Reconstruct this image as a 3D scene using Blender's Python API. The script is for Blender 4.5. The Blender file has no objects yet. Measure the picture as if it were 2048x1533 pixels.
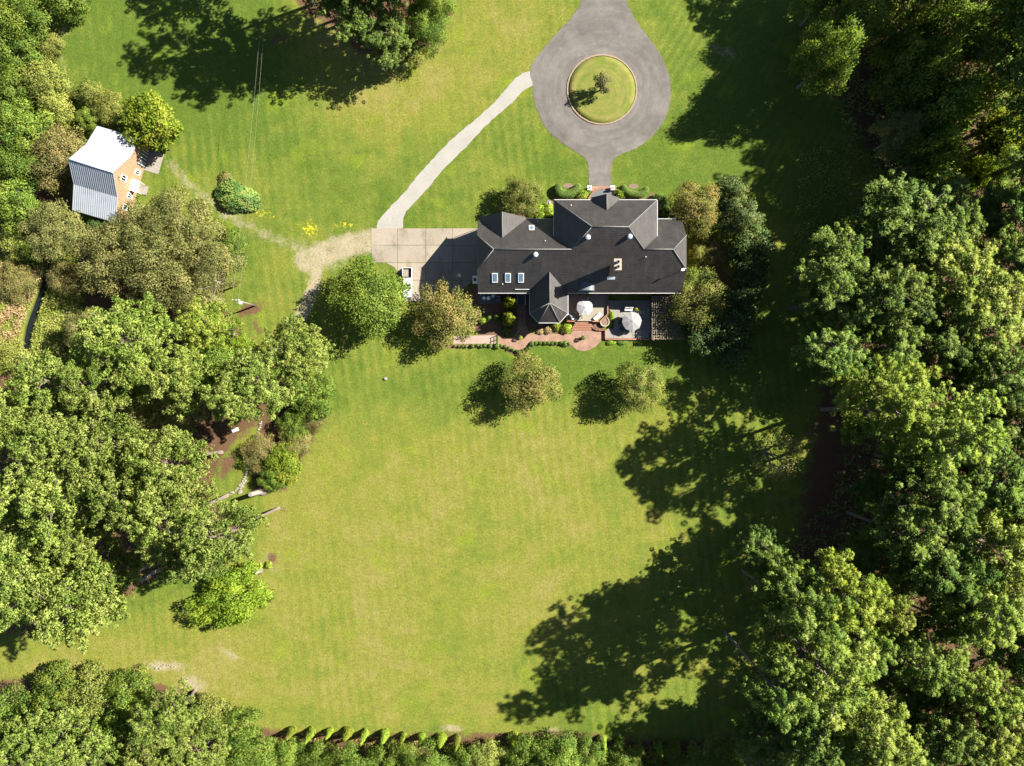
import bpy, bmesh, math, random
import numpy as np
from mathutils import Vector, Matrix

# ------------------------------------------------------------------ camera, sky, sun, exposure
H = 142.0                      # drone height above the lawn
SC = bpy.context.scene
COL = SC.collection
cam_d = bpy.data.cameras.new('camera'); cam_d.sensor_width = 36.0; cam_d.lens = 24.96
cam_d.clip_end = 6000; cam_d.clip_start = 1
cam = bpy.data.objects.new('camera', cam_d); COL.objects.link(cam)
cam.location = (0, 0, H); SC.camera = cam
SUN_EL, SUN_AZ = math.radians(38.5), math.radians(69.2)      # azimuth clockwise from +Y
W = bpy.data.worlds.new('World'); SC.world = W; W.use_nodes = True
wn = W.node_tree; bg = wn.nodes['Background']
sky = wn.nodes.new('ShaderNodeTexSky'); sky.sky_type = 'NISHITA'; sky.sun_disc = False
sky.sun_elevation = SUN_EL; sky.sun_rotation = SUN_AZ; sky.air_density = 0.65; sky.dust_density = 0.3; sky.ozone_density = 1.0
wn.links.new(sky.outputs[0], bg.inputs[0]); bg.inputs[1].default_value = 0.05
sd = bpy.data.lights.new('sun', 'SUN'); sd.energy = 5.0; sd.angle = math.radians(0.53); sd.color = (1.0, 0.94, 0.84)
so = bpy.data.objects.new('sun', sd); COL.objects.link(so)
sv = Vector((math.sin(SUN_AZ) * math.cos(SUN_EL), math.cos(SUN_AZ) * math.cos(SUN_EL), math.sin(SUN_EL)))
so.rotation_euler = (-sv).to_track_quat('-Z', 'Y').to_euler(); so.location = sv * 300
vs = SC.view_settings; vs.view_transform = 'Standard'; vs.look = 'None'; vs.gamma = 1.0
vs.use_curve_mapping = False; vs.exposure = 2.42
SC.cycles.max_bounces = 4; SC.cycles.diffuse_bounces = 2; SC.cycles.transmission_bounces = 2
SC.cycles.glossy_bounces = 2; SC.cycles.transparent_max_bounces = 4

# ------------------------------------------------------------------ helpers
def P(px, py, z=0.0):
    """photo pixel of a point at height z -> its real ground-plan position (1 px = 0.1 m on the ground)"""
    f = 1 - z / H
    return ((px - 1024) * 0.1 * f, (766.5 - py) * 0.1 * f)

def tag(o, label=None, cat=None, group=None, kind=None):
    if label: o['label'] = label
    if cat: o['category'] = cat
    if group: o['group'] = group
    if kind: o['kind'] = kind
    return o

def empty(name, loc=(0, 0, 0), rz=0.0, label=None, cat=None, group=None):
    o = bpy.data.objects.new(name, None); COL.objects.link(o); o.empty_display_size = 0.3
    o.location = loc; o.rotation_euler = (0, 0, rz)
    return tag(o, label, cat, group)

def link(name, me, parent=None, loc=None, rot=None, scale=None):
    o = bpy.data.objects.new(name, me); COL.objects.link(o); o.parent = parent
    if loc is not None: o.location = loc
    if rot is not None: o.rotation_euler = rot
    if scale is not None: o.scale = scale
    return o

def copy_tree(o, parent=None):
    c = o.copy(); COL.objects.link(c); c.parent = parent
    for ch in list(o.children): copy_tree(ch, c)
    return c

class MB:
    """collects shapes into one mesh"""
    def __init__(s): s.v = []; s.f = []; s.sm = []
    def add(s, vs, fs, smooth=False):
        b = len(s.v); s.v += [tuple(p) for p in vs]
        for f in fs: s.f.append([i + b for i in f]); s.sm.append(smooth)
        return s
    def box(s, c, d, rz=0.0, taper=1.0):
        x, y, z = d[0] / 2, d[1] / 2, d[2] / 2; ca, sa = math.cos(rz), math.sin(rz); vs = []
        for k, t in ((-z, 1.0), (z, taper)):
            for a, b in ((-x, -y), (x, -y), (x, y), (-x, y)):
                a *= t; b *= t
                vs.append((c[0] + a * ca - b * sa, c[1] + a * sa + b * ca, c[2] + k))
        return s.add(vs, [(3, 2, 1, 0), (4, 5, 6, 7), (0, 1, 5, 4), (1, 2, 6, 5), (2, 3, 7, 6), (3, 0, 4, 7)])
    def bbox(s, x0, x1, y0, y1, z0, z1):
        return s.box(((x0 + x1) / 2, (y0 + y1) / 2, (z0 + z1) / 2), (x1 - x0, y1 - y0, z1 - z0))
    def prism(s, poly, z0, z1):
        n = len(poly); a = sum(poly[i][0] * poly[(i + 1) % n][1] - poly[(i + 1) % n][0] * poly[i][1] for i in range(n))
        if a < 0: poly = poly[::-1]
        vs = [(p[0], p[1], z0) for p in poly] + [(p[0], p[1], z1) for p in poly]
        fs = [list(range(n - 1, -1, -1)), list(range(n, 2 * n))]
        fs += [(i, (i + 1) % n, n + (i + 1) % n, n + i) for i in range(n)]
        return s.add(vs, fs)
    def slab(s, poly3, t):
        """sloping slab: polygon on top, the same polygon t lower beneath"""
        n = len(poly3); nz = Vector((0, 0, 0))
        for i in range(n):
            a, b = Vector(poly3[i]), Vector(poly3[(i + 1) % n]); nz += a.cross(b)
        if nz.z < 0: poly3 = poly3[::-1]
        vs = list(poly3) + [(p[0], p[1], p[2] - t) for p in poly3]
        fs = [list(range(n)), list(range(2 * n - 1, n - 1, -1))]
        fs += [((i + 1) % n, i, n + i, n + (i + 1) % n) for i in range(n)]
        return s.add(vs, fs)
    def tube(s, pts, rad, n=6, cap=True):
        pts = [Vector(p) for p in pts]; b = len(s.v); k = len(pts)
        if not hasattr(rad, '__len__'): rad = [rad] * k
        for i, p in enumerate(pts):
            d = (pts[min(i + 1, k - 1)] - pts[max(i - 1, 0)]).normalized()
            u = d.cross(Vector((0, 0, 1)) if abs(d.z) < 0.9 else Vector((1, 0, 0))).normalized(); w = d.cross(u)
            for j in range(n):
                a = 2 * math.pi * j / n
                q = p + (u * math.cos(a) + w * math.sin(a)) * rad[i]; s.v.append(tuple(q))
        for i in range(k - 1):
            for j in range(n):
                s.f.append([b + i * n + j, b + i * n + (j + 1) % n, b + (i + 1) * n + (j + 1) % n, b + (i + 1) * n + j]); s.sm.append(True)
        if cap:
            s.f.append([b + j for j in range(n)]); s.sm.append(False)
            s.f.append([b + (k - 1) * n + j for j in range(n - 1, -1, -1)]); s.sm.append(False)
        return s
    def lathe(s, prof, c=(0, 0, 0), n=16, smooth=True, sx=1.0, sy=1.0):
        b = len(s.v); k = len(prof)
        for r, z in prof:
            for j in range(n):
                a = 2 * math.pi * j / n; s.v.append((c[0] + r * sx * math.cos(a), c[1] + r * sy * math.sin(a), c[2] + z))
        for i in range(k - 1):
            for j in range(n):
                s.f.append([b + i * n + j, b + i * n + (j + 1) % n, b + (i + 1) * n + (j + 1) % n, b + (i + 1) * n + j]); s.sm.append(smooth)
        if prof[-1][0] > 1e-4: s.f.append([b + (k - 1) * n + j for j in range(n)]); s.sm.append(False)
        if prof[0][0] > 1e-4: s.f.append([b + j for j in range(n - 1, -1, -1)]); s.sm.append(False)
        return s
    def mesh(s, name, mat, off=(0, 0, 0), recalc=True):
        me = bpy.data.meshes.new(name)
        me.from_pydata([(p[0] - off[0], p[1] - off[1], p[2] - off[2]) for p in s.v], [], s.f)
        for p, q in zip(me.polygons, s.sm): p.use_smooth = q
        if recalc:
            bm = bmesh.new(); bm.from_mesh(me); bmesh.ops.recalc_face_normals(bm, faces=bm.faces); bm.to_mesh(me); bm.free()
        if mat: me.materials.append(mat)
        return me
    def build(s, name, mat, parent=None, world=True, bevel=0.0):
        """world: the coordinates are scene coordinates (an unrotated parent's place is taken off)"""
        off = tuple(parent_loc(parent)) if (parent and world) else (0, 0, 0)
        o = link(name, s.mesh(name, mat, off), parent)
        if bevel:
            m = o.modifiers.new('bevel', 'BEVEL'); m.width = bevel; m.segments = 2; m.limit_method = 'ANGLE'
        return o

def parent_loc(p):
    l = Vector((0, 0, 0))
    while p: l += p.location; p = p.parent
    return l

def smooth_line(pts, closed=False, k=6):
    pts = [Vector((p[0], p[1], 0)) for p in pts]; n = len(pts); out = []
    for i in range(n if closed else n - 1):
        g = (lambda j: pts[j % n]) if closed else (lambda j: pts[max(0, min(n - 1, j))])
        p0, p1, p2, p3 = g(i - 1), g(i), g(i + 1), g(i + 2)
        for q in range(k):
            t = q / k
            out.append(0.5 * ((2 * p1) + (p2 - p0) * t + (2 * p0 - 5 * p1 + 4 * p2 - p3) * t * t + (3 * p1 - p0 - 3 * p2 + p3) * t ** 3))
    if not closed: out.append(pts[-1])
    return [(p.x, p.y) for p in out]

def jitter(poly, a, seed):
    r = random.Random(seed); return [(x + r.uniform(-a, a), y + r.uniform(-a, a)) for x, y in poly]

def PP(pts, z=0.0): return [P(x, y, z) for x, y in pts]

# ------------------------------------------------------------------ materials
class NB:
    def __init__(s, name):
        s.m = bpy.data.materials.new(name); s.m.use_nodes = True; s.t = s.m.node_tree
        s.p = s.t.nodes['Principled BSDF']; s.out = s.t.nodes['Material Output']
        s.pos = s.t.nodes.new('ShaderNodeNewGeometry').outputs['Position']
    def n(s, ty, **kw):
        x = s.t.nodes.new(ty)
        for k, v in kw.items(): setattr(x, k, v)
        return x
    def set(s, sock, v):
        if hasattr(v, 'links'): s.t.links.new(v, sock)
        elif v is not None:
            if sock.type == 'RGBA' and len(v) == 3: v = (*v, 1)
            sock.default_value = v
    def mapped(s, scale=(1, 1, 1), rz=0.0, vec=None):
        m = s.n('ShaderNodeMapping'); s.set(m.inputs['Vector'], vec if vec is not None else s.pos)
        m.inputs['Scale'].default_value = scale; m.inputs['Rotation'].default_value = (0, 0, rz)
        return m.outputs[0]
    def noise(s, scale, detail=3.0, rough=0.55, vec=None, dist=0.0):
        x = s.n('ShaderNodeTexNoise'); s.set(x.inputs['Vector'], vec if vec is not None else s.pos)
        x.inputs['Scale'].default_value = scale; x.inputs['Detail'].default_value = detail
        x.inputs['Roughness'].default_value = rough; x.inputs['Distortion'].default_value = dist
        return x.outputs['Fac']
    def math(s, op, a, b=None, c=None, clamp=False):
        x = s.n('ShaderNodeMath', operation=op, use_clamp=clamp)
        for i, v in enumerate((a, b, c)):
            if v is not None: s.set(x.inputs[i], v)
        return x.outputs[0]
    def rng(s, v, a, b, c=0.0, d=1.0):
        x = s.n('ShaderNodeMapRange'); x.clamp = True
        for i, q in enumerate((v, a, b, c, d)): s.set(x.inputs[i], q)
        return x.outputs[0]
    def mix(s, f, a, b, blend='MIX'):
        x = s.n('ShaderNodeMix', data_type='RGBA', blend_type=blend)
        s.set(x.inputs[0], f); s.set(x.inputs[6], a); s.set(x.inputs[7], b)
        return x.outputs[2]
    def ramp(s, f, stops):
        x = s.n('ShaderNodeValToRGB'); s.set(x.inputs[0], f); e = x.color_ramp.elements
        while len(e) < len(stops): e.new(0.5)
        for q, (p, c) in zip(e, stops): q.position = p; q.color = (*c, 1)
        return x.outputs[0]
    def attr(s, name): return s.n('ShaderNodeAttribute', attribute_name=name).outputs['Fac']
    def gain(s, col, f, lo, hi):
        """multiply a colour by a grey between lo and hi"""
        v = s.rng(f, 0.25, 0.75, lo, hi); c = s.n('ShaderNodeCombineColor')
        for i in range(3): s.set(c.inputs[i], v)
        return s.mix(1.0, col, c.outputs[0], 'MULTIPLY')
    def bump(s, h, strength=0.4, dist=0.05):
        b = s.n('ShaderNodeBump'); b.inputs['Strength'].default_value = strength; b.inputs['Distance'].default_value = dist
        s.set(b.inputs['Height'], h); s.t.links.new(b.outputs[0], s.p.inputs['Normal'])
    def done(s, col, rough=0.8, spec=0.3, metal=0.0, alb=0.68):
        if alb != 1: col = s.mix(1.0, col, (alb, alb, alb), 'MULTIPLY')
        s.set(s.p.inputs['Base Color'], col); s.set(s.p.inputs['Roughness'], rough)
        s.p.inputs['Specular IOR Level'].default_value = spec; s.p.inputs['Metallic'].default_value = metal
        return s.m

def plain(name, col, rough=0.6, var=0.12, scale=2.0, spec=0.3, metal=0.0, bump=0.0):
    b = NB(name); n = b.noise(scale, 4.0)
    if bump: b.bump(b.noise(scale * 6, 3), bump, 0.03)
    return b.done(b.gain(col, n, 1 - var, 1 + var), rough, spec, metal, 1 if max(col) > .5 else .68)

LEAF_GAIN = 1.88
def leafmat(name, cols, trans=0.3, rough=0.6, spec=0.12):
    b = NB(name); oi = b.n('ShaderNodeObjectInfo').outputs['Random']
    cols = [tuple(min(.6, v * LEAF_GAIN) for v in q) for q in cols]; k = len(cols) - 1; c = b.ramp(b.attr('tint'), [(i / k, q) for i, q in enumerate(cols)])
    hs = b.n('ShaderNodeHueSaturation'); b.set(hs.inputs['Color'], c)
    b.set(hs.inputs['Hue'], b.rng(oi, 0, 1, 0.487, 0.504)); b.set(hs.inputs['Value'], b.rng(b.math('FRACT', b.math('MULTIPLY', oi, 7.31)), 0, 1, 0.85, 1.15))
    c = hs.outputs[0]; b.done(c, rough, spec, alb=1)
    t = b.n('ShaderNodeBsdfTranslucent'); b.set(t.inputs[0], b.mix(1.0, c, (1.25, 1.2, 0.6), 'MULTIPLY'))
    ms = b.n('ShaderNodeMixShader'); ms.inputs[0].default_value = trans + .12
    b.t.links.new(b.p.outputs[0], ms.inputs[1]); b.t.links.new(t.outputs[0], ms.inputs[2]); b.t.links.new(ms.outputs[0], b.out.inputs[0])
    return b.m

M = {}
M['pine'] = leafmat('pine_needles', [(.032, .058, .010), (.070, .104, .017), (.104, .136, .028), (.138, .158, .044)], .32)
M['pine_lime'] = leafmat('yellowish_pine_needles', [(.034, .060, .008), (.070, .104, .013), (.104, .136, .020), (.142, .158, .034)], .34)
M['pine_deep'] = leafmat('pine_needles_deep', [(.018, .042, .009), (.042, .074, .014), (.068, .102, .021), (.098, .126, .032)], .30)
M['oak'] = leafmat('broad_leaves', [(.022, .046, .007), (.05, .085, .012), (.088, .122, .018), (.135, .15, .028)], .35)
M['olive'] = leafmat('narrow_olive_leaves', [(.04, .05, .015), (.078, .085, .024), (.12, .12, .04), (.17, .155, .06)], .32)
M['myrtle'] = leafmat('turning_myrtle_leaves', [(.034, .046, .013), (.066, .076, .017), (.100, .095, .025), (.125, .085, .037), (.094, .10, .025)], .35)
M['myrtle_green'] = leafmat('myrtle_leaves', [(.030, .052, .011), (.062, .086, .016), (.100, .110, .025), (.115, .085, .04)], .35)
M['magnolia'] = leafmat('glossy_dark_leaves', [(.010, .022, .006), (.022, .042, .010), (.042, .062, .014), (.095, .095, .026)], .15, .55, .15)
M['bright'] = leafmat('yellow_green_leaves', [(.045, .08, .008), (.085, .125, .012), (.12, .145, .016), (.155, .16, .025)], .4)
M['lime'] = leafmat('lime_leaves', [(.04, .075, .008), (.09, .14, .014), (.13, .18, .018), (.19, .22, .03)], .4)
M['scrub'] = leafmat('scrub_leaves', [(.045, .05, .016), (.08, .08, .024), (.115, .105, .035), (.13, .085, .038)], .3)
M['box'] = leafmat('clipped_leaves', [(.025, .05, .012), (.045, .078, .016), (.062, .098, .02), (.085, .115, .03)], .2)
M['dark_shrub'] = leafmat('dark_shrub_leaves', [(.02, .045, .012), (.035, .07, .016), (.06, .10, .022), (.1, .13, .03)], .25)
M['blue'] = leafmat('blue_green_leaves', [(.03, .065, .018), (.055, .095, .024), (.08, .12, .026), (.13, .14, .03)], .25)
M['gold'] = leafmat('golden_flowers', [(.14, .15, .02), (.28, .25, .02), (.42, .36, .02), (.5, .42, .03)], .3)
M['plum'] = leafmat('plum_leaves', [(.03, .03, .014), (.055, .05, .02), (.075, .075, .028), (.10, .085, .04)], .25)
M['rust'] = leafmat('rusty_dead_leaves', [(.10, .05, .025), (.17, .085, .04), (.24, .13, .06), (.2, .12, .06)], .25)
M['thatch'] = leafmat('dry_weeds', [(.07, .065, .025), (.13, .11, .045), (.18, .14, .07), (.21, .13, .075)], .3)
M['weeds'] = leafmat('green_weeds', [(.05, .065, .015), (.085, .105, .02), (.12, .132, .028), (.15, .14, .045)], .3)
M['bark'] = plain('pine_bark', (.15, .12, .095), .85, .35, 3.0, .15, bump=.4)
M['bark_grey'] = plain('grey_bark', (.17, .15, .12), .85, .3, 3.0, .15, bump=.3)
M['bark_pale'] = plain('pale_bark', (.22, .195, .165), .8, .25, 3.0, .15)
M['white'] = plain('white_paint', (.80, .80, .78), .45, .05, 1.5)
M['offwhite'] = plain('offwhite_paint', (.62, .60, .56), .5, .08, 1.5)
M['black'] = plain('black_metal', (.02, .02, .022), .4, .2)
M['steel'] = plain('galvanised_steel', (.55, .57, .58), .35, .15, 2, .5, .6)
M['glass'] = plain('dark_glass', (.015, .02, .025), .06, .1, 1, .6)
M['skyglass'] = plain('skylight_glass', (.10, .17, .22), .08, .1, 1, .8)
M['cushion'] = plain('white_cushion', (.42, .41, .39), .8, .08, 4, bump=.2)
M['tan_cloth'] = plain('tan_cloth', (.28, .235, .18), .85, .12, 4)
M['canvas'] = plain('white_canvas', (.27, .27, .275), .8, .05, 3)
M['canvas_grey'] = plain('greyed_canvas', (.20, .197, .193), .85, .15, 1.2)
M['wood'] = plain('weathered_wood', (.20, .165, .13), .8, .3, 3)
M['redwood'] = plain('red_stained_wood', (.23, .10, .06), .75, .3, 3)
M['slate'] = plain('dark_slate', (.075, .085, .09), .5, .2, 1.2)
M['terra'] = plain('terracotta', (.22, .10, .055), .7, .2, 3)
M['stone'] = plain('pale_stone', (.20, .18, .15), .85, .3, 3, bump=.4)
M['rubber'] = plain('tyre_rubber', (.02, .02, .02), .8, .2)
M['mulch'] = plain('mulch', (.11, .062, .038), .95, .4, 4, bump=.6)
M['terra_edge'] = plain('tan_edging_brick', (.25, .18, .12), .85, .2, 3)
M['gutter'] = plain('gutter_paint', (.42, .42, .41), .5, .15, 2)
M['soil'] = plain('planter_soil', (.14, .10, .07), .95, .3, 4, bump=.6)

def brick_mat(name, a, b_, mortar, rot=0.0, sc=4.0):
    b = NB(name); t = b.n('ShaderNodeTexBrick'); b.set(t.inputs['Vector'], b.mapped((1, 1, 1), rot))
    t.inputs['Scale'].default_value = sc; t.inputs['Color1'].default_value = (*a, 1); t.inputs['Color2'].default_value = (*b_, 1)
    t.inputs['Mortar'].default_value = (*mortar, 1); t.inputs['Mortar Size'].default_value = .012
    c = b.gain(t.outputs[0], b.noise(.8, 4), .72, 1.25); c = b.gain(c, b.noise(6, 2), .8, 1.2)
    b.bump(t.outputs['Fac'], .3, -.01)
    return b.done(c, .85, .2)
M['paver'] = brick_mat('brick_pavers', (.185, .105, .072), (.23, .14, .098), (.19, .14, .105), .4)
M['brick'] = brick_mat('red_brick', (.20, .085, .052), (.245, .115, .07), (.22, .16, .12))

def wall_brick():
    b = NB('wall_brick'); v = b.n('ShaderNodeCombineXYZ'); sx = b.n('ShaderNodeSeparateXYZ'); b.set(sx.inputs[0], b.pos)
    b.set(v.inputs[0], b.math('ADD', sx.outputs[0], sx.outputs[1])); b.set(v.inputs[1], sx.outputs[2])
    t = b.n('ShaderNodeTexBrick'); b.set(t.inputs['Vector'], v.outputs[0]); t.inputs['Scale'].default_value = 4
    t.inputs['Color1'].default_value = (.27, .12, .08, 1); t.inputs['Color2'].default_value = (.34, .17, .11, 1); t.inputs['Mortar'].default_value = (.4, .35, .3, 1)
    return b.done(b.gain(t.outputs[0], b.noise(.6), .8, 1.2), .85, .2)
M['wall_brick'] = wall_brick()

def shingle_mat():
    b = NB('roof_shingles'); sx = b.n('ShaderNodeSeparateXYZ'); b.set(sx.inputs[0], b.pos)
    rows = b.n('ShaderNodeTexWave', wave_type='BANDS', bands_direction='Z'); b.set(rows.inputs['Vector'], b.pos)
    rows.inputs['Scale'].default_value = 1.15; rows.inputs['Distortion'].default_value = .6; rows.inputs['Detail'].default_value = 2
    c = b.mix(b.rng(b.noise(.45, 6, .7), .3, .7), (.009, .007, .006), (.026, .0215, .0185))
    c = b.gain(c, b.noise(2.4, 4, .75), .50, 1.60); c = b.gain(c, b.noise(.9, 3, .6, b.mapped((2.2, .5, .5))), .8, 1.25); c = b.gain(c, rows.outputs[1], .90, 1.10)
    streak = b.noise(1.0, 4, .65, b.mapped((1.2, .16, .16)))
    c = b.mix(b.rng(streak, .55, .75, 0, .5), c, (.05, .047, .043))
    b.bump(b.math('ADD', b.noise(7, 3), b.math('MULTIPLY', rows.outputs[1], .5)), .5, .04)
    return b.done(c, .62, .5)
M['shingle'] = shingle_mat()
M['ridge'] = plain('ridge_shingles', (.13, .13, .125), .7, .3, 3)

def asphalt_mat():
    b = NB('asphalt'); cx, cy = P(1204, 180)
    rel = b.n('ShaderNodeVectorMath', operation='SUBTRACT'); b.set(rel.inputs[0], b.pos); rel.inputs[1].default_value = (cx, cy, 0)
    ln = b.n('ShaderNodeVectorMath', operation='LENGTH'); b.set(ln.inputs[0], rel.outputs[0])
    v = b.n('ShaderNodeCombineXYZ'); b.set(v.inputs[0], ln.outputs['Value'])
    warp = b.math('MULTIPLY', b.noise(.12, 2), 5.0); b.set(v.inputs[1], warp)
    ring = b.noise(.9, 4, .6, v.outputs[0])
    c = b.mix(b.noise(.13, 4, .6), (.080, .069, .062), (.128, .120, .106))
    c = b.gain(c, ring, .74, 1.24); c = b.gain(c, b.noise(.22, 5, .7, b.mapped((1, .6, 1), .9)), .78, 1.2); c = b.gain(c, b.noise(1.1, 5, .65), .88, 1.12); c = b.gain(c, b.noise(9, 2), .88, 1.12)
    spots = b.rng(b.noise(.55, 2, .5, b.mapped((1, 1, 1), .7)), .66, .74, 0, .55)
    c = b.mix(spots, c, (.165, .163, .15))
    cr = b.n('ShaderNodeTexVoronoi', feature='DISTANCE_TO_EDGE'); b.set(cr.inputs['Vector'], b.mix(.08, b.pos, b.n('ShaderNodeTexNoise').outputs[1]))
    cr.inputs['Scale'].default_value = .13
    c = b.mix(b.rng(cr.outputs[0], 0.0, .006, .12, 0), c, (.05, .047, .045))
    b.bump(b.noise(14, 2), .3, .02)
    return b.done(c, .9, .25)
M['asphalt'] = asphalt_mat()

def concrete_mat(name, a, c2, st, stain=.5):
    b = NB(name); c = b.mix(b.noise(.25, 5, .6), a, c2)
    s = b.rng(b.noise(.38, 5, .65, b.mapped((1, .55, 1), .5)), .5, .72, 0, stain); c = b.mix(s, c, st)
    oi = b.n('ShaderNodeObjectInfo').outputs['Random']; c = b.gain(c, oi, .94, 1.06)
    c = b.gain(c, b.noise(4, 4), .86, 1.14); b.bump(b.noise(12, 2), .25, .02)
    return b.done(c, .88, .25)
M['concrete'] = concrete_mat('driveway_concrete', (.18, .152, .115), (.245, .21, .165), (.10, .078, .052), .7)
M['patio'] = concrete_mat('patio_concrete', (.165, .155, .135), (.215, .20, .175), (.12, .105, .085), .4)
M['terrace'] = concrete_mat('terrace_concrete', (.21, .18, .135), (.27, .24, .185), (.16, .135, .105), .3)
M['aggregate'] = concrete_mat('pink_aggregate', (.22, .155, .125), (.265, .21, .175), (.14, .09, .065), .4)

def gravel_mat():
    b = NB('pale_gravel'); c = b.mix(b.noise(.3, 4), (.205, .195, .172), (.285, .272, .245))
    c = b.gain(c, b.noise(7, 4, .8), .7, 1.25)
    c = b.mix(b.rng(b.noise(.5, 4, .7), .62, .75, 0, .6), c, (.10, .09, .045))
    b.bump(b.noise(12, 2), .6, .03); return b.done(c, .95, .1)
M['gravel'] = gravel_mat()

def island_mat():
    b = NB('island_grass'); cx, cy = P(1204, 184)
    rel = b.n('ShaderNodeVectorMath', operation='SUBTRACT'); b.set(rel.inputs[0], b.pos); rel.inputs[1].default_value = (cx, cy, 0)
    ln = b.n('ShaderNodeVectorMath', operation='LENGTH'); b.set(ln.inputs[0], rel.outputs[0])
    v = b.n('ShaderNodeCombineXYZ'); b.set(v.inputs[0], ln.outputs['Value']); b.set(v.inputs[1], b.math('MULTIPLY', b.noise(.25, 2), 2.5))
    ring = b.noise(1.6, 3, .6, v.outputs[0])
    c = b.mix(b.rng(b.math('ADD', ring, b.math('MULTIPLY', b.noise(.4, 3), .5)), .55, 1.0), (.085, .12, .016), (.175, .155, .045))
    c = b.gain(c, b.noise(6, 4, .7), .75, 1.25); b.bump(b.noise(8, 3, .7), .7, .08)
    return b.done(c, .95, .1)
M['island_grass'] = island_mat()

def corrugated(name, col, rough=.35):
    b = NB(name); c = b.gain(col, b.noise(.5, 4), .88, 1.1); return b.done(c, rough, .25, 0)
M['metal_roof'] = corrugated('pale_metal_roof', (.27, .295, .325), .55)
def siding_mat():
    b = NB('peach_board_siding'); c = b.gain((.33, .205, .125), b.noise(.8, 4), .9, 1.1)
    c = b.gain(c, b.noise(1, 3, .6, b.mapped((6, 6, .3))), .92, 1.06); return b.done(c, .7, .25)
M['siding'] = siding_mat()
def truck_mat():
    b = NB('white_car_paint'); m = b.done(b.gain((.55, .55, .555), b.noise(2), .96, 1.02), .3, .4); b.p.inputs['Coat Weight'].default_value = .5; return m
M['car_white'] = truck_mat()
def water_mat():
    b = NB('ditch_water'); b.bump(b.noise(2, 2), .1, .02); return b.done((.008, .012, .012), .4, .1)
M['water'] = water_mat()
# ------------------------------------------------------------------ the ground: one sheet with painted-in kinds of cover
def axis(lo, hi, step, far):
    a = np.arange(lo, hi + step / 2, step); r = [lo - 4, lo - 12, lo - 40, lo - 150, -far]; s = [hi + 4, hi + 12, hi + 40, hi + 150, far]
    return np.concatenate([np.array(r[::-1]), a, np.array(s)])
GX, GY = axis(-108, 108, .6, 2500), axis(-82, 82, .6, 2500)
gx, gy = np.meshgrid(GX, GY)
qx, qy = gx * 10 + 1024, 766.5 - gy * 10             # where each ground point shows in the photo

def seg_dist(pts, closed=False):
    d = np.full(gx.shape, 1e9); n = len(pts)
    for i in range(n if closed else n - 1):
        ax, ay = pts[i]; bx, by = pts[(i + 1) % n]; ux, uy = bx - ax, by - ay; l = ux * ux + uy * uy + 1e-9
        t = np.clip(((qx - ax) * ux + (qy - ay) * uy) / l, 0, 1); d = np.minimum(d, np.hypot(qx - ax - t * ux, qy - ay - t * uy))
    return d
def inside(pts):
    r = np.zeros(gx.shape, bool); n = len(pts)
    for i in range(n):
        ax, ay = pts[i]; bx, by = pts[(i + 1) % n]
        if ay == by: continue
        c = ((ay > qy) != (by > qy)) & (qx < (bx - ax) * (qy - ay) / (by - ay) + ax); r ^= c
    return r
def area(pts, soft):
    d = seg_dist(pts, True); return np.clip(np.where(inside(pts), .5 + d / soft, .5 - d / soft), 0, 1)
def path(pts, w, soft): return np.clip(.5 + (w / 2 - seg_dist(pts)) / soft, 0, 1)
def blob(x, y, rx, ry=None, rot=0):
    ry = ry or rx; c, s = math.cos(rot), math.sin(rot); u = (qx - x) * c + (qy - y) * s; v = -(qx - x) * s + (qy - y) * c
    return np.exp(-((u / rx) ** 2 + (v / ry) ** 2) * 1.2)
mx = lambda *a: np.maximum.reduce(a)

litter = mx(
    area([(1600, -900), (1640, 60), (1670, 180), (1710, 270), (1770, 360), (1720, 420), (1680, 540), (1670, 690), (1640, 780), (1620, 900), (1600, 1010), (1590, 1080), (1540, 1180), (1550, 1300), (1560, 1400), (1500, 1470), (1400, 1485), (1400, 2600), (9000, 2600), (9000, -900)], 70),
    area([(-9000, -900), (-9000, 480), (100, 480), (150, 440), (130, 300), (120, 200), (90, 130), (100, 40), (160, -20), (180, -900)], 40),
    area([(-9000, 720), (60, 730), (160, 640), (160, 480), (260, 420), (400, 470), (445, 520), (450, 600), (470, 650), (530, 700), (590, 730), (650, 770), (650, 830), (610, 915), (565, 985), (505, 985), (500, 950), (520, 880), (514, 850), (472, 885), (425, 960), (430, 1010), (480, 1040), (470, 1090), (440, 1120), (330, 1150), (200, 1230), (60, 1270), (-9000, 1270)], 30) * .9,
    area([(-9000, 1350), (60, 1360), (200, 1350), (330, 1370), (420, 1420), (540, 1462), (900, 1472), (1200, 1480), (1500, 1480), (1500, 2600), (-9000, 2600)], 26),
    area([(560, -900), (560, -40), (600, 20), (660, 60), (720, 110), (790, 125), (860, 95), (900, 40), (910, -900)], 40),
    blob(560, 80, 60, 30) * .55, blob(372, 1388, 40, 14, .3) * .8, blob(1650, 860, 50, 30) * .9, blob(1640, 950, 60, 24, -.3) * .9, blob(1590, 1000, 60, 20, -.3) * .6, blob(1048, 425, 34, 22) * .8, blob(500, 620, 40, 16, -.35) * .9, blob(510, 650, 14, 40, -.5) * .6,
    area([(1396, 470), (1420, 470), (1460, 560), (1470, 640), (1395, 640)], 20) * .8, blob(455, 930, 18, 40, .5) * .9, blob(545, 1120, 16, 24) * .8, blob(640, 800, 14, 60, .3) * .6, blob(565, 1020, 18, 12) * .5,
    blob(1205, 187, 6) * .8, blob(1130, 1470, 60, 14) * .8, blob(1000, 1470, 500, 7) * .75)
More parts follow.
